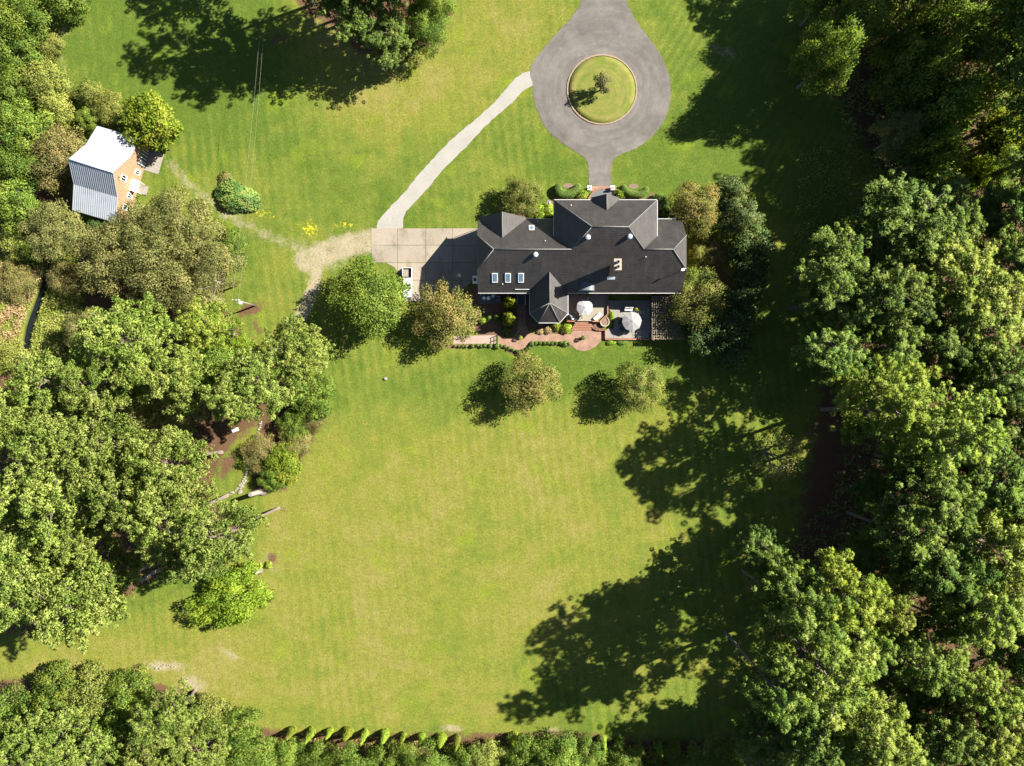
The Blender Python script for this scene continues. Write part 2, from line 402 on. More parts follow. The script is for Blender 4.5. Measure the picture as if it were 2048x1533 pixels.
dirt = mx(path([(745, 482), (700, 490), (650, 505), (612, 520)], 52, 22) * 1.0, path([(650, 505), (600, 495), (550, 478), (500, 452), (455, 430), (415, 400), (370, 360), (340, 330)], 26, 28) * .72,
          path([(640, 505), (632, 545), (625, 580), (600, 640), (572, 690)], 30, 18) * 1.0, blob(660, 520, 40, 30) * .8, blob(720, 478, 30, 16) * .6,
          path([(96, 60), (120, 110), (140, 160), (143, 215)], 8, 10) * .7, blob(115, 80, 14, 40, .6) * .7, blob(300, 1150, 36, 13, -.5) * 1.0, blob(325, 1333, 66, 14) * .95, blob(385, 1366, 34, 20, .5) * 1.0, blob(460, 1310, 34, 10, .5) * .9, blob(540, 1125, 26, 34) * .7,
          blob(170, 1330, 22, 8) * .5, blob(1455, 105, 60, 18, .3) * .6, blob(1690, 275, 60, 12, .3) * .55, blob(1720, 385, 40, 12) * .7, blob(1447, 360, 8, 10) * .9, blob(905, 1457, 40, 12) * .8, blob(1105, 1462, 30, 10) * .8,
          blob(880, 120, 60, 30) * .30, blob(970, 165, 24, 16) * .34, blob(300, 350, 60, 30, .6) * .25, blob(70, 640, 80, 80) * .25, path([(905, 0), (885, 90), (830, 130), (760, 140)], 14, 16) * .55,
          path([(497, 985), (520, 880), (530, 840)], 9, 8) * .0)
dirt = np.maximum(dirt, blob(655, 205, 40, 9, -.35) * .42)
dry = .30 + .42 * area([(480, 1020), (680, 800), (900, 860), (1240, 870), (1230, 1000), (1330, 1080), (1230, 1200), (1060, 1330), (1000, 1470), (400, 1440), (-300, 1340), (-300, 1280), (300, 1290), (480, 1230)], 160) \
    + .42 * area([(600, -20), (1160, -20), (1060, 140), (900, 260), (650, 240), (600, 130)], 120) - .36 * area([(150, -100), (560, -100), (560, 300), (380, 330), (200, 170), (130, 120)], 100) \
    - .30 * area([(1225, -200), (1680, -200), (1680, 480), (1300, 380), (1240, 330), (1345, 190)], 60) - .15 * blob(700, 760, 500, 60) - .2 * blob(560, 400, 160, 80) - .3 * blob(1350, 740, 300, 60) + .18 * blob(560, 560, 80, 80) - .2 * blob(1100, 340, 80, 60)
gold = mx(blob(620, 458, 24, 24) * .60, blob(690, 450, 44, 14, -.2) * .50, blob(530, 430, 50, 14, .4) * .45, blob(455, 340, 70, 50) * .25, blob(720, 330, 60, 24, -.6) * .30)
streak_b = area([(1225, -200), (1680, -200), (1680, 520), (1300, 420), (1345, 190)], 30)
mud = mx(path([(118, 470), (96, 540), (72, 610), (55, 660), (45, 720)], 13, 9) , blob(75, 735, 60, 12) * .9)
gz = -.9 * mud

nv = gx.size; nx, ny = len(GX), len(GY)
me = bpy.data.meshes.new('ground'); idx = np.arange(nv).reshape(ny, nx)
quads = np.stack([idx[:-1, :-1], idx[:-1, 1:], idx[1:, 1:], idx[1:, :-1]], -1).reshape(-1, 4)
def fill_mesh(me, co, quads, smooth=False):
    n = len(quads); k = quads.shape[1]
    me.vertices.add(len(co)); me.vertices.foreach_set('co', co.astype(np.float32).ravel())
    me.loops.add(n * k); me.loops.foreach_set('vertex_index', quads.astype(np.int32).ravel())
    me.polygons.add(n); me.polygons.foreach_set('loop_start', np.arange(0, n * k, k, dtype=np.int32))
    me.polygons.foreach_set('use_smooth', np.full(n, smooth)); me.update(calc_edges=True)
fill_mesh(me, np.stack([gx, gy, gz], -1).reshape(-1, 3), quads, True)
for nm, a in (('litter', litter), ('dirt', dirt), ('dry', dry), ('gold', gold), ('streak_b', streak_b), ('mud', mud)):
    at = me.attributes.new(nm, 'FLOAT', 'POINT'); at.data.foreach_set('value', a.astype(np.float32).ravel())

def lawn_mat():
    b = NB('lawn'); A = b.attr
    def stripes(rz, sc):
        w = b.n('ShaderNodeTexWave', wave_type='BANDS', bands_direction='X'); b.set(w.inputs['Vector'], b.mapped((1, 1, 1), rz))
        w.inputs['Scale'].default_value = sc; w.inputs['Distortion'].default_value = 2.2; w.inputs['Detail'].default_value = 3; w.inputs['Detail Scale'].default_value = .35
        return w.outputs['Fac']
    st_a, st_b = stripes(-.115, .16), stripes(.52, .19)
    st = b.mix(A('streak_b'), st_a, st_b); patch = b.rng(b.noise(.035, 4, .6), .38, .66, .05, 1.0)
    big = b.noise(.045, 3, .55); mid = b.noise(.22, 4, .6)
    d = b.math('ADD', A('dry'), b.math('MULTIPLY', b.math('SUBTRACT', big, .5), 1.3))
    d = b.math('ADD', d, b.math('MULTIPLY', b.math('SUBTRACT', mid, .5), 1.25))
    d = b.math('ADD', d, b.math('MULTIPLY', b.math('MULTIPLY', b.math('SUBTRACT', st, .5), .34), patch), clamp=True)
    c = b.ramp(d, [(0, (.062, .098, .012)), (.35, (.100, .126, .018)), (.65, (.132, .140, .022)), (1, (.164, .150, .040))])
    c = b.mix(b.rng(b.noise(.16, 2, .5, b.mapped((1, 1, 1), 1.1)), .60, .72, 0, .55), c, (.125, .165, .012))    # fresh yellow-green tufts
    straw = b.rng(b.noise(.35, 5, .7, b.mapped((1, .7, 1), .4)), .62, .74, 0, .55); c = b.mix(b.math('MULTIPLY', straw, b.rng(A('dry'), .1, .6)), c, (.225, .150, .078))
    c = b.gain(c, b.noise(.7, 4, .7), .84, 1.16); c = b.gain(c, b.noise(2.6, 3, .8), .62, 1.40)
    g = b.rng(b.math('ADD', b.math('MULTIPLY', A('gold'), .55), b.math('MULTIPLY', b.noise(1.6, 4, .75), 1.0)), .74, .86); g = b.math('MULTIPLY', g, b.rng(A('gold'), .05, .3))
    c = b.mix(g, c, (.36, .31, .015))
    edge = b.math('ADD', b.math('MULTIPLY', b.math('SUBTRACT', b.noise(.5, 6, .75), .5), 1.7), b.math('MULTIPLY', b.math('SUBTRACT', b.noise(2.2, 3, .8), .5), .9))
    dm = b.rng(b.math('ADD', A('dirt'), edge), .40, .95, 0, .92)
    dc = b.mix(b.noise(.35, 5, .7), (.15, .125, .06), (.36, .31, .225)); dc = b.gain(dc, b.noise(2.4, 4, .8), .65, 1.3)
    dm = b.math('MULTIPLY', dm, b.rng(A('dirt'), .05, .25)); c = b.mix(dm, c, dc)
    lm = b.math('MULTIPLY', b.rng(b.math('ADD', A('litter'), edge), .40, .70), b.rng(A('litter'), .05, .25))
    lc = b.mix(b.noise(.5, 5, .7), (.055, .030, .016), (.13, .075, .042)); lc = b.gain(lc, b.noise(6, 3, .8), .65, 1.35)
    c = b.mix(lm, c, lc); c = b.mix(b.rng(A('mud'), .2, .6), c, (.030, .025, .018))
    sp = b.n('ShaderNodeTexVoronoi'); b.set(sp.inputs['Vector'], b.pos); sp.inputs['Scale'].default_value = .30; sp.inputs['Randomness'].default_value = 1
    c = b.mix(b.rng(sp.outputs['Distance'], .03, .10, .45, 0), c, (.085, .065, .03))                       # scattered molehill-brown spots and weeds
    b.bump(b.math('ADD', b.noise(7, 3, .8), b.math('MULTIPLY', b.noise(1.8, 3), .8)), .9, .12)
    return b.done(c, .95, .08, alb=.68)
me.materials.append(lawn_mat())
ground = link('ground', me); tag(ground, 'mown lawn with dry streaks and brown leaf litter under the woods', kind='structure')

ditch = MB(); L = smooth_line([(121, 455), (96, 540), (72, 610), (55, 660), (44, 740)])
wv = []
for i, (x, y) in enumerate(L):
    a = L[max(i - 1, 0)]; c = L[min(i + 1, len(L) - 1)]; d = math.hypot(c[0] - a[0], c[1] - a[1]); nx_, ny_ = -(c[1] - a[1]) / d, (c[0] - a[0]) / d
    wv += [(*P(x + nx_ * 5, y + ny_ * 5), -.45), (*P(x - nx_ * 5, y - ny_ * 5), -.45)]
ditch.add(wv, [(2 * i, 2 * i + 1, 2 * i + 3, 2 * i + 2) for i in range(len(L) - 1)])
tag(ditch.build('stream_water', M['water']), 'dark narrow water in the ditch through the weeds', kind='structure')

# ------------------------------------------------------------------ driveway, gravel lane, island
dl = [(1175, -260), (1178, -90), (1162.6, 0), (1154.8, 18), (1136.5, 43), (1105, 75.7), (1068.7, 122.6), (1060, 146), (1065.6, 170), (1066, 188), (1074, 222), (1096, 261), (1126, 288), (1162.6, 310.5), (1173, 321), (1177, 336.6), (1178.8, 378)]
dr = [(1222.6, 378), (1222, 339), (1226.6, 322), (1237, 310.5), (1275, 295), (1308.8, 268.8), (1332, 232), (1341, 193), (1337.5, 151), (1324, 115), (1301, 81), (1277.5, 49.6), (1261.8, 23.5), (1254, 0), (1240, -90), (1236, -260)]
poly = smooth_line(dl, k=10) + smooth_line(dr, k=10)
tag(MB().prism(PP(jitter(poly, 1.3, 3)), -.12, .035).build('driveway', M['asphalt']), 'grey asphalt driveway looping round the grass island', kind='structure')
gl = [(1066, 142), (1052, 145), (1040, 150), (1024, 165), (975.6, 218), (910, 273), (868, 316), (830, 358), (810, 384), (775, 420), (757, 442), (753, 457)]
gr = [(806, 457), (810, 428), (850, 384), (890, 336), (938, 288), (978, 245.6), (1024, 206), (1040, 188), (1056, 176), (1068, 171)]
tag(MB().prism(PP(jitter(smooth_line(gl, k=8) + smooth_line(gr, k=8), .9, 5)), -.12, .022).build('gravel_path', M['gravel']), 'pale gravel lane from the loop to the concrete pad', kind='structure')

icx, icy = P(1204, 180); R0 = 6.9
isl = MB(); prof = [(R0 - .2, -.1), (R0 - .2, .09), (R0 - 1.2, .14), (R0 * .5, .22), (.01, .25)]
isl.lathe(prof, (icx, icy, 0), 64); tag(isl.build('island_lawn', M['island_grass']), 'round mown grass island inside the driveway loop', kind='structure')
edg = MB(); rr = random.Random(4); nb = 210
for i in range(nb):
    a = 2 * math.pi * i / nb; r = R0 + rr.uniform(-.03, .03)
    edg.box((icx + r * math.cos(a), icy + r * math.sin(a), .085 + rr.uniform(-.01, .01)), (.25, .185, .21), a)
tag(edg.build('brick_edging', M['terra_edge'] if 'terra_edge' in M else M['brick']), 'low ring of tan bricks edging the round island', 'edging', kind='thing')

# ------------------------------------------------------------------ concrete pad in slabs
pad = empty('concrete_pad', (0, 0, 0)); tag(pad, 'stained concrete parking pad in slabs west of the house', kind='structure')
def clip_left(poly):
    return poly
cols = [742, 795, 851.5, 905, 957]; rows = [457, 491, 526, 561, 604]
for i in range(4):
    for j in range(4):
        x0, x1, y0, y1 = cols[i], cols[i + 1], rows[j], rows[j + 1]; g = .35
        q = [(x0 + g, y0 + g), (x1 - g, y0 + g), (x1 - g, y1 - g), (x0 + g, y1 - g)]
        if i == 0 and j >= 2:
            if j == 2: q = [(772, 526.3), (794.6, 526.3), (794.6, 544), (789, 535)]
            else: continue
        if i == 1 and j == 2: q = [(795.4, 526.4), (851, 526.4), (851, 560.6), (801, 560.6), (799, 550), (795.4, 544)]
        if i == 1 and j == 3: q = [(801, 561.4), (851, 561.4), (851, 603), (803, 603)]
        if i == 0 and j == 1: q = [(742, 491.4), (794.6, 491.4), (794.6, 525.6), (745, 525.6)]
        if i == 3 and j == 3: q = [(905.4, 561.4), (945, 561.4), (905.4, 603)]
        MB().prism(PP(q), -.15, .05).build('slab', M['concrete'], pad, bevel=.015)
# ------------------------------------------------------------------ the main house
house = empty('main_house', (13.0, 24.3, 0), label='large house with steep dark shingle roofs and a south bay', cat='house')
WE, EE, YS, YN, RY, RZ = -6.5, 32.5, 17.3, 31.4, 24.3, 13.0
roof = MB(); T = .22
S_ = [(WE, YS, 6), (EE, YS, 6), (EE, 21.1, 9.8), (29.3, RY, RZ), (23.95, RY, RZ), (20.6, 27.65, 16.35), (14.18, 27.65, 16.35), (10.83, RY, RZ), (-3.3, RY, RZ), (WE, 21.1, 9.8)]
roof.slab(S_, T)
roof.slab([(WE, 21.1, 9.8), (-3.3, RY, RZ), (WE, 27.5, 9.8)], T); roof.slab([(EE, 21.1, 9.8), (EE, 27.5, 9.8), (29.3, RY, RZ)], T)
roof.slab([(-3.3, RY, RZ), (WE, 27.5, 9.8), (WE, YN, 5.9), (8.2, YN, 5.9), (8.2, 26.93, 10.37), (10.83, RY, RZ)], T)
roof.slab([(29.3, RY, RZ), (EE, 27.5, 9.8), (EE, YN, 5.9), (26.6, YN, 5.9), (26.6, 26.93, 10.37), (23.95, RY, RZ)], T)
roof.build('roof', M['shingle'], house)
cr = MB()
cr.slab([(7.83, 34, 10), (26.95, 34, 10), (20.6, 27.65, 16.35), (14.18, 27.65, 16.35)], T)
cr.slab([(7.83, 34, 10), (14.18, 27.65, 16.35), (10.83, RY, RZ), (7.83, 27.3, 10)], T)
cr.slab([(26.95, 34, 10), (20.6, 27.65, 16.35), (23.95, RY, RZ), (26.95, 27.3, 10)], T)
cr.build('roof', M['shingle'], house)
g1 = MB()      # wide north gable over the garage, then the small entrance gable
g1.slab([(-1.8, 26.9, 10.40), (-1.8, 31.75, 10.40), (-6.3, 31.75, 5.94), (-6.3, 31.4, 5.94)], T)
g1.slab([(-1.8, 26.9, 10.40), (-1.8, 31.75, 10.40), (2.7, 31.75, 5.94), (2.7, 31.4, 5.94)], T)
g1.build('gable_roof', M['shingle'], house)
MB().add([(-6.0, 31.35, 5.9), (2.4, 31.35, 5.9), (-1.8, 31.35, 10.1), (-6.0, 31.0, 5.9), (2.4, 31.0, 5.9), (-1.8, 31.0, 10.1)], [(0, 1, 2), (5, 4, 3), (0, 3, 4, 1), (1, 4, 5, 2), (2, 5, 3, 0)]).build('gable_wall', M['wall_brick'], house)
g2 = MB()
g2.slab([(17.3, 31.5, 12.52), (17.3, 34.5, 12.52), (14.75, 34.5, 10.03), (14.75, 34.0, 10.03)], T)
g2.slab([(17.3, 31.5, 12.52), (17.3, 34.5, 12.52), (19.85, 34.5, 10.03), (19.85, 34.0, 10.03)], T)
g2.build('gable_roof', M['shingle'], house)
MB().add([(15.0, 34.2, 10), (19.6, 34.2, 10), (17.3, 34.2, 12.25), (15.0, 33.7, 10), (19.6, 33.7, 10), (17.3, 33.7, 12.25)], [(0, 1, 2), (5, 4, 3), (0, 3, 4, 1), (1, 4, 5, 2), (2, 5, 3, 0)]).build('gable_wall', M['white'], house)
# south bay with its five-sided end
by = MB(); A0, A1 = (7.05, 20.7, 9.45), (7.05, 14.95, 9.45); ez = 5.95
bp = [(3.46, YS + .25, ez), (3.46, 13.37, ez), (5.12, 11.6, ez), (9.1, 11.6, ez), (10.66, 13.37, ez), (10.66, YS + .25, ez)]
by.slab([A0, A1, bp[1], bp[0]], T); by.slab([A0, A1, bp[4], bp[5]], T); by.slab([A1, bp[1], bp[2]], T); by.slab([A1, bp[2], bp[3]], T); by.slab([A1, bp[3], bp[4]], T)
by.build('bay_roof', M['shingle'], house)
def cap_line(pts, w=.17, lift=.03):
    m = MB(); m.tube([(x, y, z + lift) for x, y, z in pts], w * .55, 5); m.build('ridge_cap', M['ridge'], house)
for l in ([(-3.3, RY, RZ), (10.83, RY, RZ)], [(29.3, RY, RZ), (23.95, RY, RZ)], [(14.18, 27.65, 16.35), (20.6, 27.65, 16.35)], [(-3.3, RY, RZ), (WE, 21.1, 9.8)], [(-3.3, RY, RZ), (WE, 27.5, 9.8)],
          [(29.3, RY, RZ), (EE, 21.1, 9.8)], [(29.3, RY, RZ), (EE, 27.5, 9.8)], [(7.83, 34, 10), (14.18, 27.65, 16.35), (10.83, RY, RZ)], [(26.95, 34, 10), (20.6, 27.65, 16.35), (23.95, RY, RZ)],
          [(-1.8, 26.95, 10.4), (-1.8, 31.75, 10.4)], [(17.3, 31.55, 12.52), (17.3, 34.5, 12.52)], [A0, A1], [A1, bp[1]], [A1, bp[2]], [A1, bp[3]], [A1, bp[4]]): cap_line(l)
# walls
prof = [(17.7, 0), (30.95, 0), (30.95, 5.9), (27.35, 9.5), (21.25, 9.5), (17.7, 5.9)]
wm = MB(); n = len(prof)
wm.add([(WE + .4, y, z) for y, z in prof] + [(EE - .4, y, z) for y, z in prof], [list(range(n)), list(range(2 * n - 1, n - 1, -1))] + [(i, n + i, n + (i + 1) % n, (i + 1) % n) for i in range(n)])
wm.build('wall', M['wall_brick'], house)
MB().bbox(8.25, 26.55, 24.0, 33.6, 0, 9.85).build('wall', M['wall_brick'], house)
MB().prism([(3.8, 17.9), (3.8, 13.5), (5.3, 11.95), (8.95, 11.95), (10.32, 13.5), (10.32, 17.9)], 0, 5.8).build('wall', M['wall_brick'], house)
# gutters
def gutter(a, b):
    d = Vector((b[0] - a[0], b[1] - a[1], 0)); l = d.length; c = ((a[0] + b[0]) / 2, (a[1] + b[1]) / 2, (a[2] + b[2]) / 2)
    MB().box(c, (l, .10, .12), math.atan2(d.y, d.x)).build('gutter', M['gutter'], house)
for a, b in (((WE, YS - .09, 5.9), (3.3, YS - .09, 5.9)), ((10.8, YS - .09, 5.9), (EE, YS - .09, 5.9)), ((7.8, 34.09, 9.92), (14.7, 34.09, 9.92)), ((19.9, 34.09, 9.92), (26.98, 34.09, 9.92)),
             ((2.8, YN + .09, 5.82), (8.1, YN + .09, 5.82)), ((26.7, YN + .09, 5.82), (EE, YN + .09, 5.82)), ((3.37, YS, 5.86), (3.37, 13.35, 5.86)), ((3.38, 13.31, 5.86), (5.1, 11.51, 5.86)), ((5.12, 11.51, 5.86), (9.1, 11.51, 5.86)),
             ((9.13, 11.51, 5.86), (10.73, 13.31, 5.86)), ((10.75, 13.35, 5.86), (10.75, YS, 5.86)), ((7.74, 34, 9.92), (7.74, 27.3, 9.92)), ((27.04, 34, 9.92), (27.04, 27.3, 9.92))): gutter(a, b)
gutter((.6, YS + .55, 6.62), (3.3, YS + .55, 6.62))
for x, y in ((WE + .3, YS + .3), (EE - .3, YS + .3), (WE + .3, YN - .3), (EE - .3, YN - .3)): MB().tube([(x, y, 5.8), (x, y, .1)], .05, 5).build('downspout', M['white'], house)
# chimney
ch = MB(); ch.bbox(18.1, 19.2, 20.0, 21.8, 8.0, 16.7); chim = ch.build('chimney', M['wall_brick'], house)
MB().bbox(17.98, 19.32, 19.88, 21.92, 16.7, 16.95).build('chimney_cap', M['tan_cloth'], chim)
for y in (20.45, 21.3): MB().lathe([(.27, 16.95), (.24, 17.4), (.3, 17.42), (.3, 17.5), (.2, 17.5), (.18, 17.0)], (18.65, y, 0), 12).build('flue_pot', M['slate'], chim)
MB().slab([(17.9, 19.95, 8.68), (19.4, 19.95, 8.68), (19.4, 19.5, 8.23), (17.9, 19.5, 8.23)], .05).build('flashing', M['steel'], chim)
# skylights
def skylight(x, y, w, d, north=False):
    s = -1 if north else 1; zf = (lambda q: RZ - (q - RY)) if north else (lambda q: 6 + (q - YS))
    fr = MB(); sk = None
    pts = [(x - w / 2, y - d / 2), (x + w / 2, y - d / 2), (x + w / 2, y + d / 2), (x - w / 2, y + d / 2)]
    fr.slab([(a, b, zf(b) + .22) for a, b in pts], .26); sk = fr.build('skylight', M['offwhite'], house)
    k = .13; pts = [(x - w / 2 + k, y - d / 2 + k), (x + w / 2 - k, y - d / 2 + k), (x + w / 2 - k, y + d / 2 - k), (x - w / 2 + k, y + d / 2 - k)]
    MB().slab([(a, b, zf(b) + .25) for a, b in pts], .06).build('pane', M['skyglass'], sk)
for x in (-3.2, -.75, 1.7): skylight(x, 19.75, 1.05, 1.55)
skylight(3.7, 29.3, .95, 1.15, True)
# vents, pipes
def turbine(x, y, z):
    m = MB(); m.lathe([(.2, 0), (.2, .5), (.42, .55), (.5, .75), (.46, .95), (.3, 1.1), (.02, 1.16)], (x, y, z - .3), 14); m.build('roof_vent', M['steel'], house)
for px, py in ((1175.5, 475.9), (1259, 474.6), (1071, 510.6)):
    o = (766.5 - py) * .1; z = (o - 11.3) / (1 + o / H); x, y = P(px, py, z); turbine(x, y, z)
def vent_pipe(x, y, z, h=.5, r=.07): MB().tube([(x, y, z - .1), (x, y, z + h)], r, 8).build('vent_pipe', M['offwhite'], house)
for px, py in ((1005.4, 569), (1291, 515)):
    o = (766.5 - py) * .1; z = (o - 11.3) / (1 + o / H); vent_pipe(*P(px, py, z), z)
for px, py in ((1075, 443.6), (1090.5, 482.7), (1142, 412)):
    o = (766.5 - py) * .1; k = 37.3 if px < 1110 else 44.0; z = (k - o) / (1 - o / H); vent_pipe(*P(px, py, z), z)
o = (766.5 - 543) * .1; z = (o - 11.3) / (1 + o / H); x, y = P(1361, 543, z)
an = MB(); an.tube([(x, y, z - .1), (x, y, z + 2.2)], .05, 6); an.box((x, y, z + 2.2), (.9, .08, .08), .4); an.box((x, y, z + 2.0), (.5, .4, .06), .4); an.build('antenna', M['white'], house)
# arched dormer above the terrace
dm = MB(); n = 12; zs = 6.9; w = 1.55; yf = 17.55
arc = [(14.15 + w * math.cos(math.pi * i / n), zs + .9 * math.sin(math.pi * i / n)) for i in range(n + 1)]
for i in range(n):
    (xa, za), (xb, zb) = arc[i], arc[i + 1]; ya, yb = YS + za - 6 + .3, YS + zb - 6 + .3
    dm.slab([(xa, yf, za), (xb, yf, zb), (xb, yb, zb), (xa, ya, za)], .12)
dor = dm.build('dormer_roof', M['slate'], house)
MB().bbox(12.75, 15.55, 17.62, 18.4, 5.9, 6.88).build('dormer_wall', M['white'], dor)
MB().bbox(12.95, 15.35, 17.55, 17.6, 6.1, 6.8).build('pane', M['skyglass'], dor)
# windows and doors of the walls
def wall_window(x, y, z, w, h, face):
    ax = face in 'SN'; s = -1 if face in 'SW' else 1
    f = MB(); d = (w, .12, h) if ax else (.12, w, h); f.box((x, y, z), d); fo = f.build('window', M['white'], house)
    d2 = (w - .2, .05, h - .2) if ax else (.05, w - .2, h - .2); off = s * .07
    MB().box((x + (0 if ax else off), y + (off if ax else 0), z), d2).build('pane', M['glass'], fo)
for x in (-4.6, -2.2, 17.5, 20.5, 23.5, 26.5, 29.5):
    for z in ((1.7, 4.5) if x > 15 else (4.5,)): wall_window(x, 17.7, z, 1.3, 1.6, 'S')
for y in (20.5, 24.3, 28.0):
    wall_window(WE + .4, y, 4.5, 1.2, 1.5, 'W'); wall_window(EE - .4, y, 4.5, 1.2, 1.5, 'E'); wall_window(EE - .4, y, 1.7, 1.2, 1.5, 'E')
for x in (10, 13, 21.5, 24.5):
    for z in (1.8, 4.7, 7.8): wall_window(x, 33.6, z, 1.3, 1.7, 'N')
for x in (5.9, 8.3):
    for z in (1.7, 4.4): wall_window(x, 11.95, z, 1.2, 1.6, 'S')
dd = MB().bbox(12.9, 15.4, 17.62, 17.72, 1.0, 3.3).build('door', M['white'], house); MB().bbox(13.05, 15.25, 17.58, 17.61, 1.2, 3.1).build('pane', M['glass'], dd)
fd = MB().bbox(16.5, 18.1, 33.58, 33.72, .35, 2.8).build('door', M['redwood'], house); MB().box((17.9, 33.78, 1.4), (.05, .1, .2)).build('door_handle', M['steel'], fd)
for y0 in (20.0, 24.4, 28.6): MB().bbox(WE + .3, WE + .42, y0 - 1.6, y0 + 1.6, .05, 2.6).build('garage_door', M['white'], house)
kd = MB().bbox(1.3, 2.4, 17.6, 17.72, .4, 2.6).build('door', M['white'], house)

# front landing: half-round slate floor with brick rim
fx, fy = P(1207, 409); lan = empty('front_landing', (fx, fy, 0), label='half-round dark slate landing with brick rim at the front door', cat='landing')
half = [(fx + 2.95 * math.cos(a), fy + 2.95 * math.sin(a)) for a in [math.pi * i / 24 for i in range(25)]]
MB().prism(half + [(fx - 2.95, fy - 2.1), (fx + 2.95, fy - 2.1)], 0, .34).build('floor', M['slate'], lan)
rim = MB(); rr = random.Random(8)
for i in range(42):
    a = math.pi * (i + .5) / 42; rim.box((fx + 3.12 * math.cos(a), fy + 3.12 * math.sin(a), .185), (.32, .22, .35), a)
rim.build('brick_rim', M['brick'], lan)
MB().prism([(fx - 3.2, fy + 2.6), (fx + 3.2, fy + 2.6), (fx + 2.4, fy + 3.6), (fx - 2.4, fy + 3.6)], -.05, .06).build('doorstep', M['paver'], lan)
# gate piers with lanterns
for px, wd in ((1178.5, 'left of the front walk, nearer the notched hedge'), (1225, 'right of the front walk')):
    x, y = P(px, 377, .8); t = empty('lamp_pier', (x, y, 0), label='white pier with black lantern ' + wd, cat='lamp', group='piers flanking the front landing')
    MB().bbox(x - .32, x + .32, y - .32, y + .32, 0, 1.1).build('pier', M['white'], t, bevel=.02); MB().bbox(x - .4, x + .4, y - .4, y + .4, 1.1, 1.2).build('cap_stone', M['white'], t)
    ln = MB().lathe([(.1, 1.2), (.06, 1.3), (.15, 1.36), (.2, 1.7), (.22, 1.72), (.02, 1.9)], (x, y, 0), 6, False).build('lantern', M['black'], t)

# ------------------------------------------------------------------ terrace, steps, patio, walks
ter = empty('terrace', (14.8, 15, 0), label='raised pale terrace behind the house with brick parapet', cat='terrace')
tp = [(10.85, 17.6), (18.85, 17.6), (18.85, 13.7), (17.35, 12.3), (11.2, 12.3), (10.85, 12.6)]
MB().prism(tp, 0, 1.0).build('floor', M['terrace'], ter)
def wallrun(pts, w, z0, z1, name, mat, parent):
    for a, b in zip(pts, pts[1:]):
        d = Vector((b[0] - a[0], b[1] - a[1])); MB().box(((a[0] + b[0]) / 2, (a[1] + b[1]) / 2, (z0 + z1) / 2), (d.length + w * .9, w, z1 - z0), math.atan2(d.y, d.x)).build(name, mat, parent, bevel=.01)
wallrun([(18.95, 17.5), (18.95, 13.65)], .22, 0, 1.55, 'parapet', M['brick'], ter); wallrun([(18.9, 13.55), (17.4, 12.2)], .22, 0, 1.53, 'parapet', M['brick'], ter)
wallrun([(17.3, 12.2), (16.0, 12.2)], .22, 0, 1.5, 'parapet', M['brick'], ter); wallrun([(12.35, 12.2), (11.0, 12.25)], .22, 0, 1.5, 'parapet', M['brick'], ter)
st = empty('terrace_steps', (14.2, 11.6, 0), label='flared red brick steps down from the terrace', cat='steps')
for i in range(5):
    z = .85 - i * .17; y = 12.08 - i * .32; k = i * .14
    MB().prism([(12.5 - k, y), (15.8 + k, y), (15.8 + k * 1.3, y - .30), (12.5 - k * 1.3, y - .30)], 0, z).build('step', M['terrace' if i == 9 else 'terra'], st, bevel=.012)
pt = empty('lower_patio', (23, 13, 0), label='lower grey patio beside the pergola', cat='patio')
pp = [(1214.5, 601), (1301, 601), (1301, 677), (1210.5, 677), (1210.5, 661), (1219, 655), (1226.5, 644), (1226, 632), (1220, 622), (1214.5, 618)]
for i in range(4):
    for j in range(4):
        x0 = 1227 + i * 18.5; y0 = 601.2 + j * 19; MB().prism(PP([(x0 + .15, y0 + .15), (x0 + 18.35, y0 + .15), (x0 + 18.35, y0 + 18.85), (x0 + .15, y0 + 18.85)], .3), 0, .3).build('slab', M['patio'], pt, bevel=.012)
MB().prism(PP([(1214.5, 601.2), (1226.8, 601.2), (1226.8, 631), (1221, 622), (1214.5, 618)], .3), 0, .3).build('slab', M['patio'], pt)
MB().prism(PP([(1226.8, 646), (1226.8, 677), (1210.8, 677), (1210.8, 661.5), (1219, 655.5)], .3), 0, .3).build('slab', M['patio'], pt)
wallrun(PP([(1210.5, 661), (1210.5, 678)], .4), .2, 0, .62, 'retaining_wall', M['brick'], pt); wallrun(PP([(1212, 679), (1301, 679)], .4), .3, 0, .55, 'retaining_wall', M['brick'], pt)
wallrun(PP([(1181, 644), (1182, 652), (1188, 658.5), (1196, 661), (1209, 661)], .4), .16, 0, .5, 'retaining_wall', M['brick'], pt)
# raised planter: teardrop brick ring with soil
cx, cy = P(1209.5, 642, .5); tear = []
for i in range(36):
    a = 2 * math.pi * i / 36; r = 1.0 - .18 * math.sin(a) ; tear.append((cx - .02 + .92 * r * math.cos(a) - .25 * max(0, math.sin(a)), cy + 1.2 * math.sin(a)))
pl = empty('raised_planter', (cx, cy, 0), label='teardrop raised brick planter between terrace and lower patio', cat='planter')
inner = [(cx + (x - cx) * .8, cy + (y - cy) * .84) for x, y in tear]; n = len(tear); m = MB()
m.add([(x, y, 0) for x, y in tear] + [(x, y, .75) for x, y in tear] + [(x, y, .75) for x, y in inner] + [(x, y, .4) for x, y in inner],
      [(i, (i + 1) % n, n + (i + 1) % n, n + i) for i in range(n)] + [(n + i, n + (i + 1) % n, 2 * n + (i + 1) % n, 2 * n + i) for i in range(n)] + [(2 * n + i, 2 * n + (i + 1) % n, 3 * n + (i + 1) % n, 3 * n + i) for i in range(n)])
m.build('rim', M['tan_cloth'], pl); MB().prism(inner, .2, .6).build('soil', M['soil'], pl)
